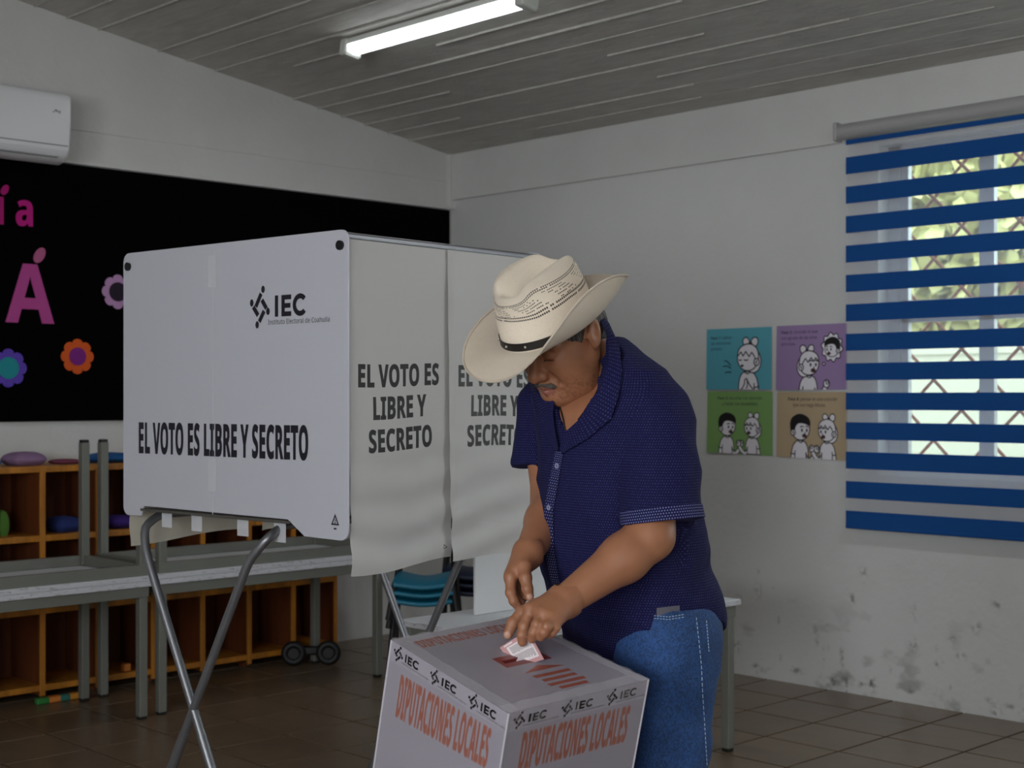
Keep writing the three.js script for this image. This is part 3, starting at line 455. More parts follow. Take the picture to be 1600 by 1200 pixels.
    for (const w of [-0.025, FW - 0.02]) { put(rod(pt(1.0, w).setY(0.001), pt(0.955, w), 0.0155), M.cap, 'rubber_foot', u); put(rod(pt(0.60, w), pt(0.74, w), 0.0142), M.chrome, 'sleeve', u); }
  }
  for (const [s, yy, hh] of [[0.80, 0.985, 0.045], [0.66, 0.985, 0.05], [0.455, 0.985, 0.052], [0.30, 0.98, 0.055]]) put(rbox(0.048, hh, 0.001, s, yy, 0, 0.0004).applyMatrix4(frame(0, 0, 0.03)), M.tape, 'tape', t);
  // curtains: two sheets at the front, two at the rear
  const words = (c, W, H, x0, x1) => { c.fillStyle = '#c3c1bf'; c.fillRect(0, 0, W, H); c.fillStyle = '#191614'; const k = W / 0.39, Y = (y) => (1.74 - y) * H / 0.845, w = (x1 - x0) * k; fitText(c, 'EL VOTO ES', x0 * k, Y(1.371), w, 0.057 * H / 0.845); fitText(c, 'LIBRE Y', (x0 + 0.17 * (x1 - x0)) * k, Y(1.288), w * 0.66, 0.057 * H / 0.845); fitText(c, 'SECRETO', (x0 + 0.125 * (x1 - x0)) * k, Y(1.205), w * 0.79, 0.057 * H / 0.845);
    c.strokeStyle = '#191614'; c.lineWidth = 4; const rx = W * 0.93, ry = H * 0.965; c.beginPath(); c.moveTo(rx - 14, ry - 14); c.lineTo(rx + 14, ry + 4); c.lineTo(rx - 14, ry + 12); c.closePath(); c.stroke(); };
  const printed = [[0.03, 0.335], [0.035, 0.345]].map(([a, b]) => { const m = M.curtain.clone(); m.color.set(0xffffff); m.map = paint(900, 1950, (c, W, H) => words(c, W, H, a, b)); return m; });
  const drape = (s, w0, w1, off, bl, br, k) => sheet(36, 90, (u, v) => { const w = mix(w0, w1, u), yb = mix(bl, br, u) - 0.006 * Math.sin(u * 5 + k), y = mix(yb, 1.738, v), low = 1 - v;
    return P(s + off - (0.002 + 0.004 * low) * Math.sin(u * 4.2 + k) * low - 0.003 * Math.sin(y * 62 + 2.0 * Math.sin(u * 3 + k)) * smooth(0.42, 0.95, low) - 0.006 * (fbm(u * 3 + k, y * 7, k, 3) - 0.5), y, w + 0.012 * low * low * (u < 0.1 ? 1 - u * 10 : 0)); });
  put(drape(0.02, 0.004, 0.392, -0.012, 0.888, 0.9, 0.3), printed[0], 'curtain', t); put(drape(0.02, 0.365, 0.758, -0.019, 0.899, 0.885, 2.0), printed[1], 'curtain', t);
  const film = put(drape(0.02, 0.376, 0.72, -0.03, 1.0, 0.98, 4.1).translate(0, 0, 0), phy(0xf2f2f4, 0.12, { transparent: true, opacity: 0.04, side: THREE.DoubleSide }), 'clear_film', t); void film;
  const cream = M.curtain.clone(); cream.color.set(0xcfcabb);
  put(drape(BL - 0.02, 0.0, 0.46, 0.012, 0.905, 0.918, 1.1), cream, 'curtain', t); put(drape(BL - 0.02, 0.5, 0.758, 0.012, 0.91, 0.9, 3.1), cream, 'curtain', t);
}
// ------------------------------------------------------------------ ballot box: leaning box of frosted plastic
const BT = [at(612, 1000, 2.731), at(795, 1115, 2.488), at(1013, 1062, 2.731), at(803, 963, 2.974)];      // left, near, right, back corner of the lid
{
  const up = RIGHT.clone().multiplyScalar(0.1475).add(V(0, 0.97, 0)).addScaledVector(AHEAD, -0.1928), base = 0.362;
  const BB = BT.map((p) => p.clone().addScaledVector(up, -(p.y - base) / up.y));
  const c0 = BB.reduce((a, b) => a.add(b.clone().multiplyScalar(0.25)), V(0, 0, 0)); c0.y = base;
  const t = thing('ballot_box', 'translucent plastic ballot box with orange lettering that the man votes into', 'ballot box', c0), L = (p) => p.clone().sub(c0);
  const face = (a, b, c, d, out = 0) => { const n = new THREE.Vector3().crossVectors(b.clone().sub(a), d.clone().sub(a)).normalize().multiplyScalar(out); return sheet(6, 6, (u, v) => L(d.clone().lerp(c, u).lerp(a.clone().lerp(b, u), v).add(n))); };
  const plastic = (map) => phy(0xffffff, 0.36, { map, transmission: 0.42, thickness: 0, side: THREE.DoubleSide });
  const tone = '#b6b0bc', sideTex = (full) => paint(1024, 1024, (c) => { c.fillStyle = tone; c.fillRect(0, 0, 1024, 1024); if (!full) return; c.fillStyle = '#b9684e'; c.save(); c.globalAlpha = 0.14; for (let i = 0; i < 12; i++) fitText(c, 'DIPUTACIONES LOCALES', 120 + 3.5 * Math.cos(i * 2.4), 268 + 5 * Math.sin(i * 2.4), 800, 165, 1); c.restore(); });
  const printedSide = plastic(sideTex(true)), plain = plastic(sideTex(false));
  put(face(BT[0], BT[1], BB[1], BB[0]), printedSide, 'side_panel', t); put(face(BT[1], BT[2], BB[2], BB[1]), printedSide, 'side_panel', t);
  put(face(BT[2], BT[3], BB[3], BB[2]), plain, 'side_panel', t); put(face(BT[3], BT[0], BB[0], BB[3]), plain, 'side_panel', t); put(face(BB[0], BB[1], BB[2], BB[3]), plain, 'bottom_panel', t);
  // lid with a real slot; a runs left to near corner, b runs left to back corner
  const lid = new THREE.Shape(); lid.moveTo(0, 0); lid.lineTo(1, 0); lid.lineTo(1, 1); lid.lineTo(0, 1); lid.closePath();
  const hole = new THREE.Path(); hole.moveTo(0.476, 0.41); hole.lineTo(0.476, 0.69); hole.lineTo(0.512, 0.69); hole.lineTo(0.512, 0.41); hole.closePath(); lid.holes.push(hole);
  const lg = new THREE.ShapeGeometry(lid), lp = lg.attributes.position, bil = (a, b, o = 0) => L(BT[0].clone().lerp(BT[1], a).lerp(BT[3].clone().lerp(BT[2], a), b)).addScaledVector(up, o);
  for (let i = 0; i < lp.count; i++) { const q = bil(lp.getX(i), lp.getY(i)); lp.setXYZ(i, q.x, q.y, q.z); } lg.computeVertexNormals();
  const lidTex = paint(1024, 1024, (c) => {                    // canvas x = a, canvas y up = b
    c.fillStyle = tone; c.fillRect(0, 0, 1024, 1024); const X = (a) => a * 1024, Y = (b) => (1 - b) * 1024;
    c.fillStyle = '#9c3a34'; c.fillRect(X(0.43), Y(0.72), X(0.13), 0.34 * 1024);
    c.fillStyle = '#b9654f'; c.beginPath(); c.moveTo(X(0.60), Y(0.57)); c.lineTo(X(0.66), Y(0.42)); c.lineTo(X(0.66), Y(0.72)); c.closePath(); c.fill();
    for (const [a, l] of [[0.70, 0.13], [0.755, 0.12], [0.81, 0.13], [0.86, 0.1]]) c.fillRect(X(a), Y(0.57 + l), X(0.03), 2 * l * 1024);
    c.save(); c.translate(X(0.155), Y(0.10)); c.rotate(-Math.PI / 2); fitText(c, 'DIPUTACIONES LOCALES', 0, 0, 860, 95); c.restore();
  });
  const lidMesh = put(lg, plastic(lidTex), 'lid', t);
  put([0, 1].map((k) => sheet(1, 6, (u, v) => bil(0.476 + 0.036 * k, mix(0.41, 0.69, v), -0.018 * u))), std(0x7d2c28, 0.6, { side: THREE.DoubleSide }), 'slot_lip', lidMesh);
  // printed sealing tape folded over the two near edges, bare tape on the others
  const tapeTex = (n) => paint(1024, 128, (c) => { c.clearRect(0, 0, 1024, 128); c.fillStyle = 'rgba(235,232,240,0.16)'; c.fillRect(0, 0, 1024, 128); for (let i = 0; i < n; i++) drawIEC(c, 40 + i * 335, 8, 0.80, '#0e0c12'); });
  const tapeMat = new THREE.MeshPhysicalMaterial({ color: 0xffffff, roughness: 0.08, map: tapeTex(3), transparent: true, side: THREE.DoubleSide, clearcoat: 1, clearcoatRoughness: 0.05 });
  const clear = phy(0xf0eef4, 0.08, { transparent: true, opacity: 0.2, side: THREE.DoubleSide });
  const strip = (i, j, m, wid) => { const a = BT[i], b = BT[j], n = new THREE.Vector3().crossVectors(b.clone().sub(a), BB[i].clone().sub(a)).normalize(), mid = BT[0].clone().add(BT[2]).multiplyScalar(0.5).sub(a.clone().lerp(b, 0.5)); if (n.dot(mid) > 0) n.negate(); mid.addScaledVector(up, -mid.dot(up)).normalize();
    const e = (u) => a.clone().lerp(b, u), buckle = (u) => 0.0016 + 0.0012 * Math.sin(u * 40 + i) * Math.sin(u * 11);
    const s = put(sheet(60, 4, (u, v) => L(e(u).addScaledVector(up, -wid * (1 - v)).addScaledVector(n, buckle(u) * (0.4 + 0.6 * v)))), m, 'sealing_tape', t);
    put(sheet(60, 4, (u, v) => L(e(u).addScaledVector(mid, 0.028 * v).addScaledVector(up, buckle(u) + 0.0004).addScaledVector(n, (1 - v) * buckle(u)))), clear, 'tape_fold', s); };
  strip(0, 1, tapeMat, 0.036); strip(1, 2, tapeMat, 0.036); strip(2, 3, clear, 0.03); strip(3, 0, clear, 0.03);
  for (let i = 0; i < 4; i++) put(rod(L(BT[i]), L(BB[i]), 0.0022, 6), phy(0xd8d4dc, 0.25, { transmission: 0.3, thickness: 0 }), 'corner_fold', t);
  // folded ballots already inside and the stool below the box
  const paperM = std(0xd9cfd2, 0.8), inside = BB[0].clone().lerp(BB[1], 0.45).lerp(BB[3].clone().lerp(BB[2], 0.45), 0.2);
  [[0, 0, 0.2, 'leaning on the left side'], [0.06, 0.05, -0.4, 'lying flat in the middle'], [0.1, -0.03, 0.9, 'lying flat to the right']].forEach(([dx, dz, r, w], k) => {
    const m = put(rbox(0.11, 0.004, 0.15, 0, 0, 0, 0.001), paperM, 'folded_ballot'); m.position.copy(inside).add(V(dx, k ? 0.006 + 0.005 * k : 0.1, dz)); m.rotation.set(k ? 0 : 1.25, r - YAW, k ? 0 : 0.25); tag(m, 'folded pale ballot inside the ballot box, ' + w, 'ballot', 'ballots inside the box');
  });
  const st = thing('low_stool', 'low grey stool that carries the ballot box', 'stool', V(c0.x, 0, c0.z), -YAW + 0.78);
  put(rbox(0.42, 0.024, 0.42, 0, 0.348, 0, 0.006), M.tableTop, 'seat', st); for (const a of [-1, 1]) for (const b of [-1, 1]) put(rbox(0.035, 0.336, 0.035, a * 0.17, 0.168, b * 0.17, 0.004), M.steel, 'leg', st);
}
// ------------------------------------------------------------------ the voter
const D0 = 3.12, X0 = (1010 - 800) * D0 / FOCAL;
const loc = (px, py, d) => V((px - 800) * d / FOCAL - X0, 1.34 + (620 - py) * d / FOCAL, D0 - d);
const manPos = EYE.clone().addScaledVector(RIGHT, X0).addScaledVector(AHEAD, D0).setY(0);
const man = thing('person', 'man in a straw hat and navy shirt putting a ballot into the box', 'person', manPos, -YAW);
const BF = V(-0.8, 0, 0.6), BLf = V(0.6, 0, 0.8);                       // body forward, body left
// torso cross-sections: py, centre px, front depth, back depth, half width
const ROWS = [[536, 938, .05, .05, .062], [556, 938, .075, .075, .098], [580, 941, .10, .092, .158], [620, 946, .122, .108, .186], [670, 952, .132, .115, .188], [730, 958, .142, .125, .19], [800, 968, .157, .138, .198], [870, 976, .166, .15, .208], [930, 990, .164, .16, .212], [990, 1002, .15, .16, .205], [1040, 1006, .145, .155, .2]]
  .map(([py, cx, a, k, b]) => { const p = loc(cx, py, D0), h = loc(1005, py, D0); return [p.y, p.x, -0.75 * (p.x - h.x), a, k, b]; });
function section(y) {
  const n = ROWS.length; if (y >= ROWS[0][0]) return ROWS[0]; if (y <= ROWS[n - 1][0]) return ROWS[n - 1];
  let i = 0; while (ROWS[i + 1][0] > y) i++; const a = ROWS[i], b = ROWS[i + 1], t = (a[0] - y) / (a[0] - b[0]); return a.map((v, k) => mix(v, b[k], t));
}
function torso(x, y, z, grow) {
  const s = section(y), dx = x - s[1], dz = z - s[2]; let f = dx * BF.x + dz * BF.z, l = dx * BLf.x + dz * BLf.z;
  f /= (f > 0 ? s[3] : s[4]) + grow; l /= s[5] + grow; const r = Math.pow(Math.pow(Math.abs(f), 2.3) + Math.pow(Math.abs(l), 2.3), 1 / 2.3);
  return [(r - 1) * (Math.min(s[3], s[5]) + grow) * 0.92, f / (r + 1e-6), l / (r + 1e-6)];
}
const TOPY = loc(0, 532, D0).y, HEM = (f, l) => { const px = 1016 - 62 * Math.pow(Math.max(0, l), 4) - (f < 0 ? 26 * f * f : 0); return 1.34 + (620 - px) * D0 / FOCAL; };
const J = { sl: loc(1024, 652, 2.95), el: loc(1016, 838, 2.86), fl: loc(975, 872, 2.84), wl: loc(884, 938, 2.785), sr: loc(850, 632, 3.25), er: loc(862, 780, 3.18), fr: loc(853, 815, 3.10), wr: loc(826, 864, 2.985), nb: loc(940, 588, 3.125) };
const cutL = { c: loc(1040, 815, 2.88), n: loc(1032, 900, 2.86).sub(loc(1016, 760, 2.88)).normalize() }, endL = loc(1039, 850, 2.865), cutR = { c: loc(815, 729, 3.24), n: V(0.05, -1, 0.05).normalize() }, endR = loc(842, 770, 3.22);
const plane = (x, y, z, p) => (x - p.c.x) * p.n.x + (y - p.c.y) * p.n.y + (z - p.c.z) * p.n.z;
const NBCUT = loc(934, 585, 3.07), VB = { a: loc(873, 706, 2.955), b: loc(893, 640, 2.985), c: loc(903, 592, 3.02), e: loc(912, 578, 2.93), f: loc(932, 545, 2.95) };
function folds(x, y, z) { return 0.015 * (fbm(x * 8 + y * 6, y * 5 - x * 9, z * 8, 3) - 0.5) + 0.006 * (Math.abs(fbm(x * 5 + y * 11, y * 4 - x * 7, z * 6 + 4, 2) - 0.5) * 4 - 0.5) + 0.004 * Math.sin((y * 34 + x * 16 + 3 * fbm(x * 6, y * 6, z * 6, 2))) * smooth(0.95, 0.85, y) * 0.8; }
function shirtSolid(x, y, z) {
  const [t, f, l] = torso(x, y, z, 0); let d = smax(t, y - TOPY, 0.02); d = smax(d, HEM(f, l) - y, 0.006);
  const a = smax(cone(x, y, z, J.sl, endL, 0.076, 0.083), plane(x, y, z, cutL), 0.006), b = smax(cone(x, y, z, J.sr, endR, 0.064, 0.068), plane(x, y, z, cutR), 0.006);
  d = smin(d, a, 0.022); d = smin(d, b, 0.022); return d + folds(x, y, z);
}
function shirt(x, y, z) {
  const d = shirtSolid(x, y, z), v = Math.min(cone(x, y, z, VB.a, VB.b, 0.004, 0.038), cone(x, y, z, VB.b, VB.c, 0.038, 0.06), cone(x, y, z, VB.b, VB.e, 0.038, 0.05), cone(x, y, z, VB.e, VB.f, 0.05, 0.055), cone(x, y, z, NBCUT, NECK, 0.055, 0.085)); return smax(d, -v, 0.006);
}
const SKIN_LO = loc(0, 648, D0).y, SKIN_HI = loc(0, 598, D0).y, SKIN_TOP = loc(0, 575, D0).y;
function skin(x, y, z) {
  let d = smax(torso(x, y, z, -0.012 - 0.05 * smooth(SKIN_LO, SKIN_HI, y))[0], Math.max(y - SKIN_TOP, 1.12 - y), 0.02);
  d = smin(d, cone(x, y, z, J.nb, NECK, 0.06, 0.056), 0.03);
  const L1 = smin(cone(x, y, z, J.sl, J.el, 0.06, 0.048), smin(cone(x, y, z, J.el, J.fl, 0.047, 0.047), cone(x, y, z, J.fl, J.wl, 0.047, 0.031), 0.02), 0.015);
  const R1 = smin(cone(x, y, z, J.sr, J.er, 0.055, 0.044), smin(cone(x, y, z, J.er, J.fr, 0.044, 0.044), cone(x, y, z, J.fr, J.wr, 0.044, 0.029), 0.02), 0.015);
  return smin(d, Math.min(L1, R1), 0.02);
}
// head axes: F forward, U up, L across
const HF = V(-0.6, -0.58, 0.55).normalize(), HU = V(-0.35, 0.81, 0.4727).addScaledVector(HF, 0).normalize(), HL = new THREE.Vector3().crossVectors(HF, HU).normalize(); HU.crossVectors(HL, HF).normalize();
const HC = loc(877, 520, 3.02), headM = new THREE.Matrix4().makeBasis(HF, HU, HL).setPosition(HC), headInv = headM.clone().invert();
const H = (f, u, l) => V(f, u, l).applyMatrix4(headM), NECK = H(-0.034, -0.04, 0);
const NB = J.nb.clone().applyMatrix4(headInv);
function head(f, u, l0) {
  const l = Math.abs(l0), e = (c, r) => egg(f, u, l, V(...c), ...r), b = (c, r) => ball(f, u, l, V(...c), r), k = (a, c, ra, rb) => cone(f, u, l, V(...a), V(...c), ra, rb);
  let d = e([-0.008, 0.03, 0], [0.094, 0.088, 0.075]);
  d = smin(d, e([0.03, -0.035, 0], [0.066, 0.082, 0.061]), 0.03);
  d = smin(d, k([-0.002, -0.055, 0.053], [0.034, -0.092, 0.043], 0.022, 0.027), 0.035); d = smin(d, k([0.034, -0.092, 0.043], [0.07, -0.102, 0.012], 0.027, 0.024), 0.03);
  d = smin(d, b([0.076, -0.102, 0], 0.024), 0.025);
  d = smin(d, b([0.028, -0.108, 0], 0.042), 0.035);                                // soft under-chin
  d = smin(d, b([0.062, -0.026, 0.037], 0.027), 0.025); d = smin(d, b([0.052, -0.058, 0.041], 0.028), 0.03);
  d = smin(d, k([0.088, 0.024, 0.006], [0.076, 0.022, 0.045], 0.011, 0.010), 0.016);
  d = smax(d, -b([0.103, 0.004, 0.032], 0.0155), 0.016);
  d = smin(d, egg(f, u, l, V(0.078, 0.002, 0.032), 0.0145, 0.0125, 0.0165), 0.004);   // lowered lids
  d = smax(d, -cone(f, u, l, V(0.093, -0.006, 0.02), V(0.089, -0.006, 0.044), 0.0012, 0.0012), 0.003);
  d = smin(d, k([0.09, 0.014, 0], [0.115, -0.034, 0], 0.0085, 0.0145), 0.012);
  d = smin(d, b([0.103, -0.039, 0.0135], 0.0105), 0.008); d = smax(d, -b([0.109, -0.049, 0.0075], 0.0042), 0.003);
  d = smin(d, k([0.098, -0.062, 0], [0.084, -0.066, 0.026], 0.0125, 0.008), 0.012);
  d = smin(d, k([0.1015, -0.071, 0], [0.088, -0.075, 0.021], 0.0065, 0.004), 0.005);
  d = smin(d, k([0.099, -0.082, 0], [0.088, -0.079, 0.02], 0.0078, 0.0045), 0.006);
  d = smax(d, -k([0.108, -0.0755, 0], [0.09, -0.0765, 0.024], 0.0014, 0.0012), 0.003);
  d = smax(d, -k([0.096, -0.04, 0.028], [0.085, -0.064, 0.036], 0.002, 0.002), 0.012);   // cheek fold
  // ear
  const ea = egg(f + 0.25 * (u + 0.004), u, l, V(-0.012, -0.004, 0.081), 0.019, 0.033, 0.009);
  let ear = smax(ea, -egg(f + 0.25 * (u + 0.004), u, l, V(-0.009, 0.0, 0.0895), 0.0105, 0.02, 0.006), 0.004);
  ear = smin(ear, k([-0.004, -0.012, 0.08], [0.004, 0.0, 0.076], 0.006, 0.006), 0.005);
  d = smin(d, ear, 0.006);
  d = smin(d, cone(f, u, l0, V(-0.036, -0.04, 0), NB, 0.054, 0.058), 0.010);
  return d;
}
function colored(g, fn) { const p = g.attributes.position, c = new Float32Array(p.count * 3); for (let i = 0; i < p.count; i++) c.set(fn(p.getX(i), p.getY(i), p.getZ(i)), i * 3); g.setAttribute('color', new THREE.BufferAttribute(c, 3)); return g; }
const SK = [0.345, 0.145, 0.075];
const tint = (k, n) => [SK[0] * k * n, SK[1] * k * n, SK[2] * k * n];
const headGeo = colored(surfaceNets((x, y, z) => smax(head(x, y, z), -0.165 - y, 0.01), V(-0.14, -0.18, -0.105), V(0.145, 0.14, 0.105), 0.0026), (f, u, l) => {
  const n = 0.92 + 0.16 * (fbm(f * 60, u * 60, l * 60, 3)); let c = tint(1, n); const a = Math.abs(l);
  const lip = (f > 0.08 && u < -0.066 && u > -0.089 && a < 0.025 - Math.abs(u + 0.0765) * 0.8) ? 1 : 0; if (lip) c = [0.33 * n, 0.12 * n, 0.085 * n];
  const lash = f > 0.078 && Math.abs(u + 0.0062 + 0.2 * Math.pow(a - 0.032, 2) * 60) < 0.0013 && a > 0.02 && a < 0.044; if (lash) c = [0.03, 0.018, 0.014];
  const grain = fbm(f * 240, u * 240, l * 240, 2), stub = 1 - 0.3 * smooth(0.45, 0.7, grain) * smooth(-0.035, -0.075, u) * smooth(-0.01, 0.03, f); return [c[0] * stub, c[1] * stub, c[2] * stub];
}).applyMatrix4(headM);
const armGeo = colored(surfaceNets((x, y, z) => skin(x, y, z), V(-0.42, 0.76, -0.36), V(0.28, 1.50, 0.42), 0.007), (x, y, z) => tint(0.98, 0.9 + 0.2 * fbm(x * 40, y * 40, z * 40, 3)));
// hands: palm bones and fingers as chains of joints
function hand(wrist, wr, fingers, thumb, cell, extra) {
  const P = [];
  const all = [...fingers.flatMap((f) => f.p), ...thumb.p, wrist], lo = V(9, 9, 9), hi = V(-9, -9, -9); all.forEach((p) => { lo.min(p); hi.max(p); }); lo.subScalar(0.03); hi.addScalar(0.03); void P;
  const fn = (x, y, z) => {
    let d = 9; for (const f of fingers) d = smin(d, cone(x, y, z, wrist, f.p[0], wr * 0.8, f.r[0] * 1.22), 0.02);
    d = smin(d, cone(x, y, z, wrist, thumb.p[0], wr * 0.78, thumb.r[0] * 1.15), 0.018); d = smin(d, ball(x, y, z, wrist, wr), 0.012); if (extra) d = smin(d, cone(x, y, z, wrist, extra, wr, wr * 1.05), 0.01);
    for (const f of [...fingers, thumb]) { let g = 9; for (let i = 0; i < f.p.length - 1; i++) g = smin(g, cone(x, y, z, f.p[i], f.p[i + 1], f.r[i], f.r[i + 1]), 0.003); for (let i = 1; i < f.p.length - 1; i++) g = smin(g, ball(x, y, z, f.p[i], f.r[i] * 1.06), 0.003); d = smin(d, g, 0.005); }
    return d;
  };
  const nails = []; for (const f of [...fingers, thumb]) if (f.nail) { const a = f.p[f.p.length - 2], b = f.p[f.p.length - 1]; nails.push({ c: b.clone().addScaledVector(f.nail, f.r[f.r.length - 1] * 0.75), r: f.r[f.r.length - 1] * 0.78 }); void a; }
  return colored(surfaceNets(fn, lo, hi, cell), (x, y, z) => { for (const n of nails) if (Math.hypot(x - n.c.x, y - n.c.y, z - n.c.z) < n.r) return [0.52, 0.28, 0.2]; const kn = 0.92 + 0.16 * fbm(x * 90, y * 90, z * 90, 3); return tint(0.93, kn); });
}
const q = (a) => a.map(([x, y, d]) => loc(x, y, d));
const toCam = V(-0.1, 0.1, 1).normalize();
const handL = hand(J.wl, 0.031, [
  { p: q([[829, 951, 2.762], [819, 978, 2.748], [816, 992, 2.742], [816, 1003, 2.744]]), r: [0.0118, 0.0108, 0.0100, 0.0092] },
  { p: q([[846, 957, 2.742], [839, 976, 2.722], [834, 988, 2.722], [831, 998, 2.728]]), r: [0.0118, 0.0108, 0.0098, 0.0092] },
  { p: q([[860, 963, 2.732], [855, 979, 2.712], [850, 988, 2.714], [845, 995, 2.722]]), r: [0.0115, 0.0104, 0.0095, 0.0088] },
  { p: q([[871, 968, 2.738], [868, 980, 2.722], [863, 987, 2.724], [858, 992, 2.73]]), r: [0.0105, 0.0094, 0.0086, 0.008] }],
  { p: q([[838, 948, 2.80], [816, 957, 2.792], [802, 973, 2.782], [794, 991, 2.776]]), r: [0.0145, 0.0128, 0.0118, 0.0098], nail: V(-0.35, -0.15, 0.92).normalize() }, 0.0024, J.fl.clone().lerp(J.wl, 0.75));
const handR = hand(J.wr, 0.029, [
  { p: q([[798, 902, 2.93], [798, 926, 2.915], [803, 939, 2.91], [809, 947, 2.912]]), r: [0.0118, 0.0106, 0.0098, 0.009] },
  { p: q([[799, 900, 2.955], [801, 926, 2.945], [808, 938, 2.94], [815, 943, 2.935]]), r: [0.012, 0.011, 0.01, 0.009] },
  { p: q([[803, 898, 2.978], [806, 922, 2.972], [813, 932, 2.965], [819, 934, 2.955]]), r: [0.0115, 0.0104, 0.0095, 0.0088] },
  { p: q([[808, 896, 2.995], [812, 915, 2.992], [818, 922, 2.985], [823, 922, 2.975]]), r: [0.0105, 0.0094, 0.0086, 0.008] }],
  { p: q([[819, 885, 2.935], [821, 903, 2.915], [824, 920, 2.905], [827, 932, 2.902]]), r: [0.0145, 0.0128, 0.0112, 0.0095], nail: V(0.25, -0.2, 0.95).normalize() }, 0.0024, J.fr.clone().lerp(J.wr, 0.75));
function mergeIndexed(list) { return mergeGeometries(list.map((g) => { const c = g.clone(); for (const k of Object.keys(c.attributes)) if (!['position', 'normal', 'color'].includes(k)) c.deleteAttribute(k); return c; })); }
put(mergeIndexed([armGeo, headGeo, handL, handR]), new THREE.MeshPhysicalMaterial({ color: 0xffffff, vertexColors: true, roughness: 0.5, sheen: 0.15, sheenRoughness: 0.6 }), 'body', man);
// hair, eyebrows, moustache
const strands = tex(256, 256, (u, v) => { const n = 0.3 + 0.9 * Math.pow(fbm(u * 60, v * 6, 1.5, 3), 1.6), g = smooth(0.5, 0.75, fbm(u * 70, v * 5, 8.8, 2)); return [n * mix(0.34, 0.80, g), n * mix(0.31, 0.77, g), n * mix(0.29, 0.74, g)]; });
M.hair = std(0xffffff, 0.75, { map: strands, bumpMap: strands, bumpScale: 0.002 });
M.lipHair = std(0x57504b, 0.9, { bumpMap: strands, bumpScale: 0.0015 });
function uvHead(g) { const p = g.attributes.position, uv = new Float32Array(p.count * 2); for (let i = 0; i < p.count; i++) { uv[2 * i] = Math.atan2(p.getX(i), Math.abs(p.getZ(i))) * 0.9; uv[2 * i + 1] = p.getY(i) * 6; } g.setAttribute('uv', new THREE.BufferAttribute(uv, 2)); return g; }
put(uvHead(surfaceNets((f, u, l0) => { const l = Math.abs(l0), d = smin(egg(f, u, l, V(-0.01, 0.03, 0), 0.0985, 0.092, 0.0795), cone(f, u, l, V(-0.06, -0.03, 0), V(-0.07, -0.07, 0), 0.06, 0.045), 0.02) + 0.003 * (fbm(f * 90, u * 30, l0 * 90, 3) - 0.5);
  const line = f < -0.02 ? -0.105 + (f + 0.1) * 0.5 : f < 0.05 ? -0.012 - 0.6 * Math.max(0, 0.03 - f) + 0.006 * Math.sin(f * 150) : 0.09;
  const front = Math.max(f - 0.054 + 0.1 * Math.max(0, u), u - 0.05), earHole = 0.026 - Math.hypot((f + 0.01 + 0.2 * u) * 1.1, (u + 0.008) * 0.72, (l - 0.08) * 0.6);
  return smax(smax(smax(d, line - u, 0.004), front, 0.006), earHole, 0.003); }, V(-0.14, -0.13, -0.1), V(0.11, 0.15, 0.1), 0.0032)).applyMatrix4(headM), M.hair, 'hair', man);
put(uvHead(surfaceNets((f, u, l0) => { const l = Math.abs(l0); return smin(cone(f, u, l, V(0.1065, -0.0595, 0.003), V(0.099, -0.065, 0.02), 0.005, 0.0056), cone(f, u, l, V(0.099, -0.065, 0.02), V(0.089, -0.0725, 0.029), 0.0056, 0.0036), 0.004) + 0.0022 * (fbm(l0 * 260, u * 60, f * 60, 2) - 0.5); }, V(0.06, -0.1, -0.05), V(0.125, -0.04, 0.05), 0.0018)).applyMatrix4(headM), M.lipHair, 'moustache', man);
for (const s of [-1, 1]) put(uvHead(tube([V(0.094, 0.024, s * 0.012), V(0.0935, 0.029, s * 0.03), V(0.078, 0.025, s * 0.05)], 0.0042, 16, 8).scale(1, 1, 1)).applyMatrix4(headM), M.hair, 'eyebrow', man);
// shirt
const dots = tex(256, 256, (u, v) => { const N = 16, y = v * N, r = Math.floor(y), x = u * N + (r % 2) * 0.5, dx = x - Math.floor(x) - 0.5, dy = y - r - 0.5, a = smooth(0.27, 0.15, Math.hypot(dx, dy)) * (0.55 + 0.45 * hash3(Math.floor(x), r, 3)), w = 0.93 + 0.14 * hash3(Math.floor(u * 128), Math.floor(v * 128), 5); return [mix(0.085, 0.27, a) * w, mix(0.08, 0.29, a) * w, mix(0.235, 0.47, a) * w]; });
dots.repeat.set(1 / 0.088, 1 / 0.088);
M.shirt = new THREE.MeshPhysicalMaterial({ color: 0xffffff, map: dots, roughness: 0.9, specularIntensity: 0.35, sheen: 0.08, sheenRoughness: 0.5, sheenColor: new THREE.Color(0.2, 0.2, 0.5), side: THREE.DoubleSide });
const dots2 = tex(256, 256, (u, v) => { const N = 16, y = v * N, r = Math.floor(y), x = u * N + (r % 2) * 0.5, dx = x - Math.floor(x) - 0.5, dy = y - r - 0.5, a = smooth(0.34, 0.2, Math.hypot(dx, dy)); return [mix(0.09, 0.46, a), mix(0.085, 0.48, a), mix(0.24, 0.66, a)]; }); dots2.repeat.set(1 / 0.088, 1 / 0.088);
M.shirtTrim = M.shirt.clone(); M.shirtTrim.map = dots2;
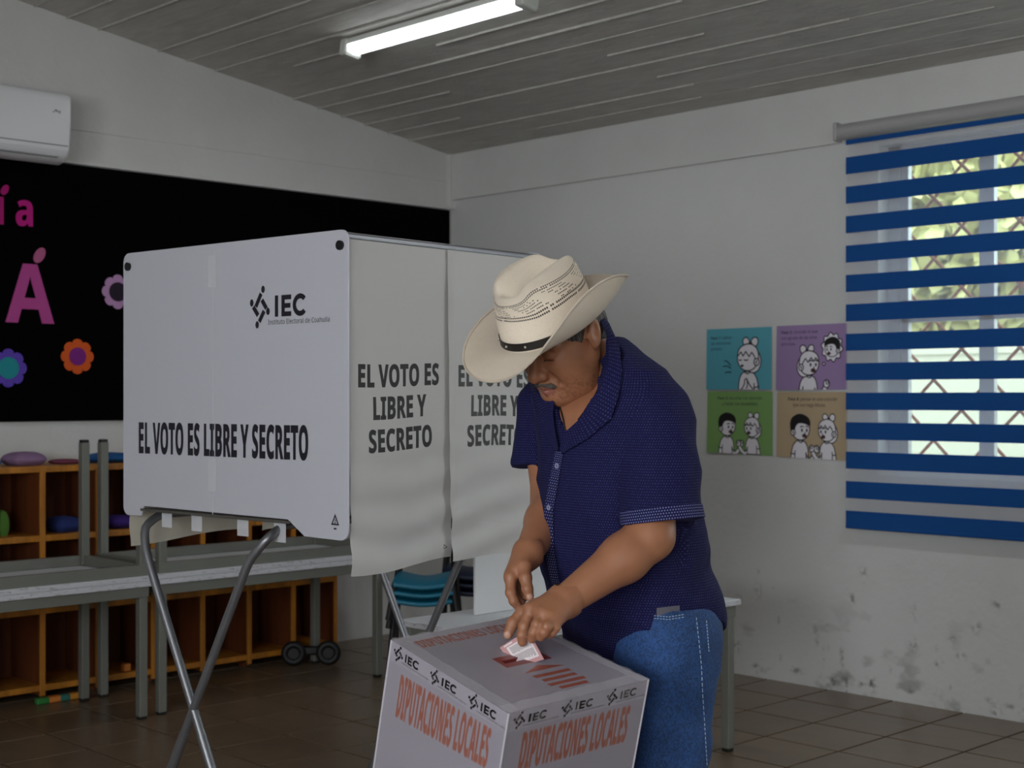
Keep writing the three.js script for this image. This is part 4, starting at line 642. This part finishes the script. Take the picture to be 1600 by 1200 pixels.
function uvShirt(g) {
  g = g.toNonIndexed(); const p = g.attributes.position, uv = new Float32Array(p.count * 2), c = V(0, 0, 0);
  for (let i = 0; i < p.count; i += 3) {
    c.set(0, 0, 0); for (let k = 0; k < 3; k++) c.add(V(p.getX(i + k), p.getY(i + k), p.getZ(i + k))); c.multiplyScalar(1 / 3);
    const t = torso(c.x, c.y, c.z, 0)[0], a = cone(c.x, c.y, c.z, J.sl, endL, 0.08, 0.08), b = cone(c.x, c.y, c.z, J.sr, endR, 0.068, 0.068), s = section(c.y), ax = a < t && a < b ? [J.sl, endL, 0.085] : b < t ? [J.sr, endR, 0.07] : null; let ref = null;
    for (let k = 0; k < 3; k++) { const x = p.getX(i + k), y = p.getY(i + k), z = p.getZ(i + k); let ang; if (ax) { const h = clamp((y - ax[0].y) / (ax[1].y - ax[0].y), 0, 1); ang = Math.atan2(z - mix(ax[0].z, ax[1].z, h), x - mix(ax[0].x, ax[1].x, h)); } else ang = Math.atan2(z - s[2], x - s[1]); if (ref === null) ref = ang; else { while (ang - ref > Math.PI) ang -= 2 * Math.PI; while (ang - ref < -Math.PI) ang += 2 * Math.PI; } uv[2 * (i + k)] = ang * (ax ? ax[2] : 0.175); uv[2 * (i + k) + 1] = y; }
  }
  g.setAttribute('uv', new THREE.BufferAttribute(uv, 2)); return g;
}
const shirtMesh = put(uvShirt(surfaceNets(shirt, V(-0.46, 0.74, -0.42), V(0.32, 1.48, 0.36), 0.0062)), M.shirt, 'shirt', man);
const solid = (x, y, z) => Math.min(shirtSolid(x, y, z), cone(x, y, z, NBCUT, NECK, 0.076, 0.07));
function hit(px, py, off, fn = solid, far = 3.4) { const o = V(-X0, 1.34, D0), d = loc(px, py, 1).sub(o).normalize(), p = o.clone().addScaledVector(d, 2.3); let s = 2.3; for (let i = 0; i < 160 && s < far; i++) { p.copy(o).addScaledVector(d, s); const v = fn(p.x, p.y, p.z) - off; if (v < 0.0006) break; s += Math.max(0.0008, v * 0.75); } if (s >= far) p.copy(o).addScaledVector(d, 3.08); return p; }
function ribbon(I, O, n, offI, offO, mat, name, parent, thick) {
  const at1 = (A, u) => { const k = Math.min(A.length - 2, Math.floor(u * (A.length - 1))), t = u * (A.length - 1) - k; return [mix(A[k][0], A[k + 1][0], t), mix(A[k][1], A[k + 1][1], t)]; };
  const pt = (u, v, e) => { const a = at1(I, u), b = at1(O, u); return hit(mix(a[0], b[0], v), mix(a[1], b[1], v), mix(offI, offO, v) + e); };
  const g = sheet(n, 6, (u, v) => pt(u, v, 0)), p = g.attributes.position, uv = new Float32Array(p.count * 2); for (let i = 0; i < p.count; i++) { uv[2 * i] = g.attributes.uv.getY(i) * (thick ?? [0.04, 0.26])[0]; uv[2 * i + 1] = g.attributes.uv.getX(i) * (thick ?? [0.04, 0.26])[1]; } g.setAttribute('uv', new THREE.BufferAttribute(uv, 2));
  return put(g, mat, name, parent);
}
ribbon([[930, 486], [944, 512], [951, 540], [951, 570], [940, 606], [926, 638], [903, 657], [885, 673], [874, 702]], [[934, 482], [952, 505], [968, 540], [972, 580], [966, 620], [955, 654], [917, 686], [893, 700], [877, 709]], 40, 0.010, 0.007, M.shirt, 'collar', shirtMesh);
ribbon([[866, 628], [864, 645], [866, 665], [869, 682], [873, 702]], [[826, 596], [832, 625], [842, 655], [854, 684], [869, 706]], 24, 0.010, 0.006, M.shirt, 'collar', shirtMesh);
ribbon([[868, 704], [860, 745], [850, 795], [851, 855], [860, 905], [874, 948]], [[880, 706], [873, 748], [864, 798], [865, 857], [873, 906], [887, 946]], 40, 0.003, 0.003, M.shirtTrim, 'placket', shirtMesh, [0.022, 0.34]);
for (const [px, py] of [[870, 728], [857, 793]]) { const p = hit(px, py, 0.0045), n = V(solid(p.x + .004, p.y, p.z) - solid(p.x - .004, p.y, p.z), solid(p.x, p.y + .004, p.z) - solid(p.x, p.y - .004, p.z), solid(p.x, p.y, p.z + .004) - solid(p.x, p.y, p.z - .004)).normalize(); put(new THREE.TorusGeometry(0.0042, 0.0018, 8, 18).applyQuaternion(new THREE.Quaternion().setFromUnitVectors(V(0, 0, 1), n)).translate(p.x, p.y, p.z), std(0x8c8fae, 0.3), 'button', shirtMesh); }
{ // cuff band of the near sleeve
  const ax = J.sl.clone().sub(endL).normalize(), g = sheet(64, 3, (u, v) => { const a = u * 6.2832, e1 = V(1, 0, 0).addScaledVector(ax, -ax.x).normalize(), e2 = new THREE.Vector3().crossVectors(ax, e1), c = cutL.c.clone(), k = -plane(endL.x, endL.y, endL.z, cutL) / -1; void k;
    const d = e1.multiplyScalar(Math.cos(a)).addScaledVector(e2, Math.sin(a)), b = J.sl.clone().lerp(endL, 0.82).addScaledVector(ax, 0); let lo = 0.04, hi = 0.16; // radius where the sleeve surface lies
    const base = b.clone(); const shift = (p) => { const h = plane(p.x, p.y, p.z, cutL); return p.addScaledVector(ax, (h + 0.001 + 0.026 * v) / -(cutL.n.dot(ax)) * -1 * -1); };
    for (let i = 0; i < 22; i++) { const m = (lo + hi) / 2, p = shift(base.clone().addScaledVector(d, m)); if (cone(p.x, p.y, p.z, J.sl, endL, 0.076, 0.083) + folds(p.x, p.y, p.z) < 0.002) lo = m; else hi = m; }
    void c; return shift(base.clone().addScaledVector(d, lo)); });
  const uv = g.attributes.uv; for (let i = 0; i < uv.count; i++) uv.setXY(i, uv.getX(i) * 0.528, uv.getY(i) * 0.026);
  put(g, M.shirtTrim, 'sleeve_band', shirtMesh);
}
// cord round the neck
const chest = (x, y, z) => Math.min(skin(x, y, z), 9);
put([tube([hit(873, 628, 0.002, chest), hit(878, 648, 0.002, chest), hit(883, 672, 0.002, chest)], 0.0016, 16, 6), tube([hit(938, 600, 0.003, chest), hit(925, 626, 0.003, chest), hit(912, 644, 0.002, chest), hit(903, 656, 0.002, chest)], 0.0016, 16, 6)], std(0x120a08, 0.6), 'necklace_cord', man);
// jeans, boots
const denim = tex(512, 512, (u, v) => { const w = 0.85 + 0.3 * (hash3(Math.floor(u * 256), Math.floor(v * 128), 2) - 0.5) + 0.45 * (fbm(u * 5, v * 3, 2.5, 5) - 0.5); return [0.16 * w, 0.31 * w, 0.53 * w]; });
denim.repeat.set(2.2, 2.2); M.denim = std(0xffffff, 0.85, { map: denim, bumpMap: denim, bumpScale: 0.0008 });
const JJ = { hl: loc(1042, 1000, 3.0), kl: loc(1046, 1270, 2.99), al: loc(1052, 1535, 3.02), hr: loc(960, 1000, 3.24), kr: loc(938, 1270, 3.22), ar: loc(945, 1520, 3.28) };
function jeans(x, y, z) {
  const t = torso(x, y, z, -0.02)[0]; let d = smax(t, Math.max(y - loc(0, 935, D0).y, loc(0, 1035, D0).y - y), 0.03);
  const w = 0.012 * (fbm(x * 12 + y * 9, y * 14 - x * 8, z * 12, 3) - 0.5) + 0.003 * Math.sin(y * 60 + x * 30 + 4 * fbm(x * 9, y * 4, z * 9, 2)) * smooth(0.95, 0.5, y);
  const l = smin(cone(x, y, z, JJ.hl, JJ.kl, 0.106, 0.078), cone(x, y, z, JJ.kl, JJ.al, 0.078, 0.072), 0.03), r = smin(cone(x, y, z, JJ.hr, JJ.kr, 0.104, 0.078), cone(x, y, z, JJ.kr, JJ.ar, 0.078, 0.072), 0.03);
  return smax(smin(d, smin(l, r, 0.02), 0.05) + w, 0.065 - y, 0.004);
}
{ const g = surfaceNets(jeans, V(-0.36, 0.03, -0.42), V(0.32, 0.99, 0.36), 0.0075).toNonIndexed(); const p = g.attributes.position, uv = new Float32Array(p.count * 2); for (let i = 0; i < p.count; i += 3) { let ref = null; for (let k = 0; k < 3; k++) { let a = Math.atan2(p.getZ(i + k) - 0.02, p.getX(i + k)); if (ref === null) ref = a; else { while (a - ref > Math.PI) a -= 6.28318; while (a - ref < -Math.PI) a += 6.28318; } uv[2 * (i + k)] = a * 0.15; uv[2 * (i + k) + 1] = p.getY(i + k); } } g.setAttribute('uv', new THREE.BufferAttribute(uv, 2));
  const jm = put(g, M.denim, 'jeans', man), st = std(0x9fb4cf, 0.8), seam = (a, off = 0.0015) => { for (let i = 0; i < a.length - 1; i++) { const n = 5; for (let k = 0; k < n; k++) { const t0 = k / n, t1 = (k + 0.62) / n; stitches.push(rod(hit(mix(a[i][0], a[i + 1][0], t0), mix(a[i][1], a[i + 1][1], t0), off, jeans), hit(mix(a[i][0], a[i + 1][0], t1), mix(a[i][1], a[i + 1][1], t1), off, jeans), 0.0009, 4)); } } }, stitches = [];
  seam([[1088, 965], [1092, 1000], [1096, 1040], [1098, 1085], [1101, 1130], [1103, 1165], [1105, 1198]]); seam([[1104, 970], [1106, 995], [1108, 1020]]); seam([[1022, 962], [1045, 964], [1070, 960]]); seam([[1022, 966], [1045, 968], [1070, 964]]); put(stitches, st, 'stitching', jm);
  const pk = ribbon([[1026, 950], [1044, 948], [1062, 946]], [[1026, 962], [1044, 963], [1062, 961]], 12, 0.0, 0.0, std(0x5a5862, 0.7), 'pocket_lining', jm); void pk;
}
for (const [a, dx] of [[JJ.al, 0], [JJ.ar, 0]]) { const c = V(a.x, 0, a.z), toe = c.clone().addScaledVector(BF, 0.2); void dx;
  put(surfaceNets((x, y, z) => smax(smin(smin(cone(x, y, z, V(c.x, 0.14, c.z), V(c.x, 0.06, c.z), 0.052, 0.05), cone(x, y, z, V(c.x, 0.045, c.z), V(toe.x, 0.032, toe.z), 0.048, 0.034), 0.03), cone(x, y, z, c.clone().addScaledVector(BF, -0.045).setY(0.03), c.clone().setY(0.03), 0.036, 0.04), 0.02), 0.0015 - y, 0.003), V(c.x - 0.3, -0.01, c.z - 0.12), V(c.x + 0.12, 0.2, c.z + 0.25), 0.007), std(0x3a2416, 0.45), 'boot', man); }
// straw hat in head axes
const straw = gray(256, 256, (u, v) => 0.5 + 0.5 * Math.sin(u * 256 * 0.785) * Math.sin(v * 256 * 0.785)); straw.repeat.set(6, 6);
const hatM = new THREE.Matrix4().makeTranslation(0.024, 0.034, 0).multiply(new THREE.Matrix4().makeRotationZ(0.09)).premultiply(headM), RF = 0.116, RL = 0.093;
const weave = paint(2048, 1024, (c, W, Hh) => {
  c.fillStyle = '#f8e9d6'; c.fillRect(0, 0, W, Hh); for (let i = 0; i < 9000; i++) { c.fillStyle = rnd() > 0.5 ? 'rgba(255,246,228,0.25)' : 'rgba(190,170,135,0.22)'; c.fillRect(rnd() * W, rnd() * Hh, 3 + rnd() * 22, 2); }
  c.fillStyle = '#231c16'; const Y = (v) => Hh * (1 - v);
  for (const [v, h] of [[0.48, 14], [0.455, 14], [0.29, 14], [0.262, 14]]) for (let x = 0; x < W; x += 15) { const yy = Y(v) + ([0.29, 0.262].includes(v) ? -22 * Math.abs(((x / 512) % 1) - 0.5) * 2 * 0.9 : 0); if (rnd() > 0.06) { c.fillRect(x, yy, 10, h); } }
  for (let r = 0; r < 5; r++) for (let x = 0; x < W; x += 13) { const ph = ((x + r * 26) / 256) % 1; if (ph < 0.62 && rnd() > 0.25) c.fillRect(x, Y(0.42 - r * 0.025), 9, 8); }
});
M.strawCrown = std(0xffffff, 0.75, { map: weave, bumpMap: straw, bumpScale: 0.0007, side: THREE.DoubleSide }); M.strawBrim = std(0xf8e8d4, 0.75, { bumpMap: straw, bumpScale: 0.0007, side: THREE.DoubleSide });
const prof = new THREE.CatmullRomCurve3([V(1, 0, 0), V(0.975, 0.03, 0), V(0.945, 0.065, 0), V(0.91, 0.094, 0), V(0.86, 0.112, 0), V(0.76, 0.122, 0), V(0.5, 0.125, 0), V(0.25, 0.126, 0), V(0, 0.126, 0)], false, 'catmullrom', 0.5);
const crownPt = (u, v) => {
  const a = u * 6.28319, p = prof.getPoint(v); let f = RF * p.x * Math.cos(a), l = RL * p.x * Math.sin(a), h = p.y; const w = smooth(0.055, 0.13, p.y);
  l *= 1 - 0.24 * w * smooth(-0.02, 0.1, f); h += w * (0.012 * smooth(0.02, 0.05, Math.abs(l)) - 0.026 * Math.exp(-(l * l) / 0.0005)) * smooth(0.1, 0.07, Math.abs(f + 0.01)) - w * 0.010 * smooth(0.05, 0.1, f); f += 0.006 * w;
  return V(f, h, l).applyMatrix4(hatM);
};
const hat = put(sheet(120, 48, crownPt), M.strawCrown, 'hat', man);
const brimPt = (a, t) => {
  const ca = Math.cos(a), sa = Math.sin(a), of = ca > 0 ? 0.208 : 0.205, ol = 0.178, f = mix(RF * 0.99, of, t) * ca, l = mix(RL * 0.99, ol, t) * sa, s = Math.abs(sa);
  const curl = (sa > 0 ? 0.03 : 0.094) * Math.pow(t, 1.7) * Math.pow(s, 2.4), dip = -0.016 * t * t * Math.pow(Math.max(0, ca), 2) + 0.012 * t * t * Math.pow(Math.max(0, -ca), 2), pull = 1 - 0.14 * Math.pow(t, 2.2) * Math.pow(s, 2);
  return V(f, curl + dip + 0.001, l * pull).applyMatrix4(hatM);
};
put(sheet(140, 24, (u, v) => brimPt(u * 6.28319, v)), M.strawBrim, 'brim', hat);
{ const pts = []; for (let i = 0; i < 90; i++) pts.push(brimPt(i / 90 * 6.28319, 1)); put(new THREE.TubeGeometry(new THREE.CatmullRomCurve3(pts, true), 220, 0.0024, 6, true), M.strawBrim, 'brim_edge', hat); }
put(sheet(120, 3, (u, v) => { const a = u * 6.28319; return V((RF + 0.0022 - 0.01 * v * 0.2) * Math.cos(a), 0.004 + 0.017 * v, (RL + 0.0022 - 0.01 * v * 0.2) * Math.sin(a)).applyMatrix4(hatM); }), std(0x14100f, 0.45, { side: THREE.DoubleSide }), 'hat_band', hat);
for (let i = 0; i < 12; i++) { const a = (i + 0.35) / 12 * 6.28319; put(new THREE.OctahedronGeometry(0.0036).scale(1, 1, 1).applyMatrix4(new THREE.Matrix4().makeTranslation((RF + 0.002) * Math.cos(a), 0.0125, (RL + 0.002) * Math.sin(a)).premultiply(hatM)), std(0x8f8c84, 0.4, { metalness: 0.6 }), 'stud', hat); }
// ballot held over the slot
{
  const c = [at(781, 1012, 2.768), at(806, 1046, 2.742), at(850, 1030, 2.738), at(826, 985, 2.752)], o = c[0].clone().add(c[2]).multiplyScalar(0.5), n = new THREE.Vector3().crossVectors(c[1].clone().sub(c[0]), c[3].clone().sub(c[0])).normalize();
  const map = paint(512, 512, (g) => { g.fillStyle = '#b98a8c'; g.fillRect(0, 0, 512, 512); g.fillStyle = '#d9ced2'; g.fillRect(70, 40, 370, 390); g.fillStyle = '#3c3a40'; for (let y = 70; y < 400; y += 22) { g.fillRect(95, y, 130 + 20 * rnd(), 8); g.fillRect(265, y, 110 + 40 * rnd(), 8); } g.fillStyle = '#d9ced2'; g.fillRect(20, 300, 26, 150); });
  const sh = (k, e) => sheet(4, 4, (u, v) => c[0].clone().lerp(c[1], k ? 1 - u : u).lerp(c[3].clone().lerp(c[2], k ? 1 - u : u), v).addScaledVector(n, e + 0.002 * Math.sin(v * 3.1)).sub(o));
  const b = thing('ballot_paper', 'folded pink and white ballot held by the man above the slot', 'ballot', o); put(sh(0, 0.0012), std(0xffffff, 0.7, { map, side: THREE.DoubleSide }), 'front_leaf', b); put(sh(1, -0.0012), std(0xb98a8c, 0.7, { side: THREE.DoubleSide }), 'back_leaf', b);
}
renderer.render(scene, camera);
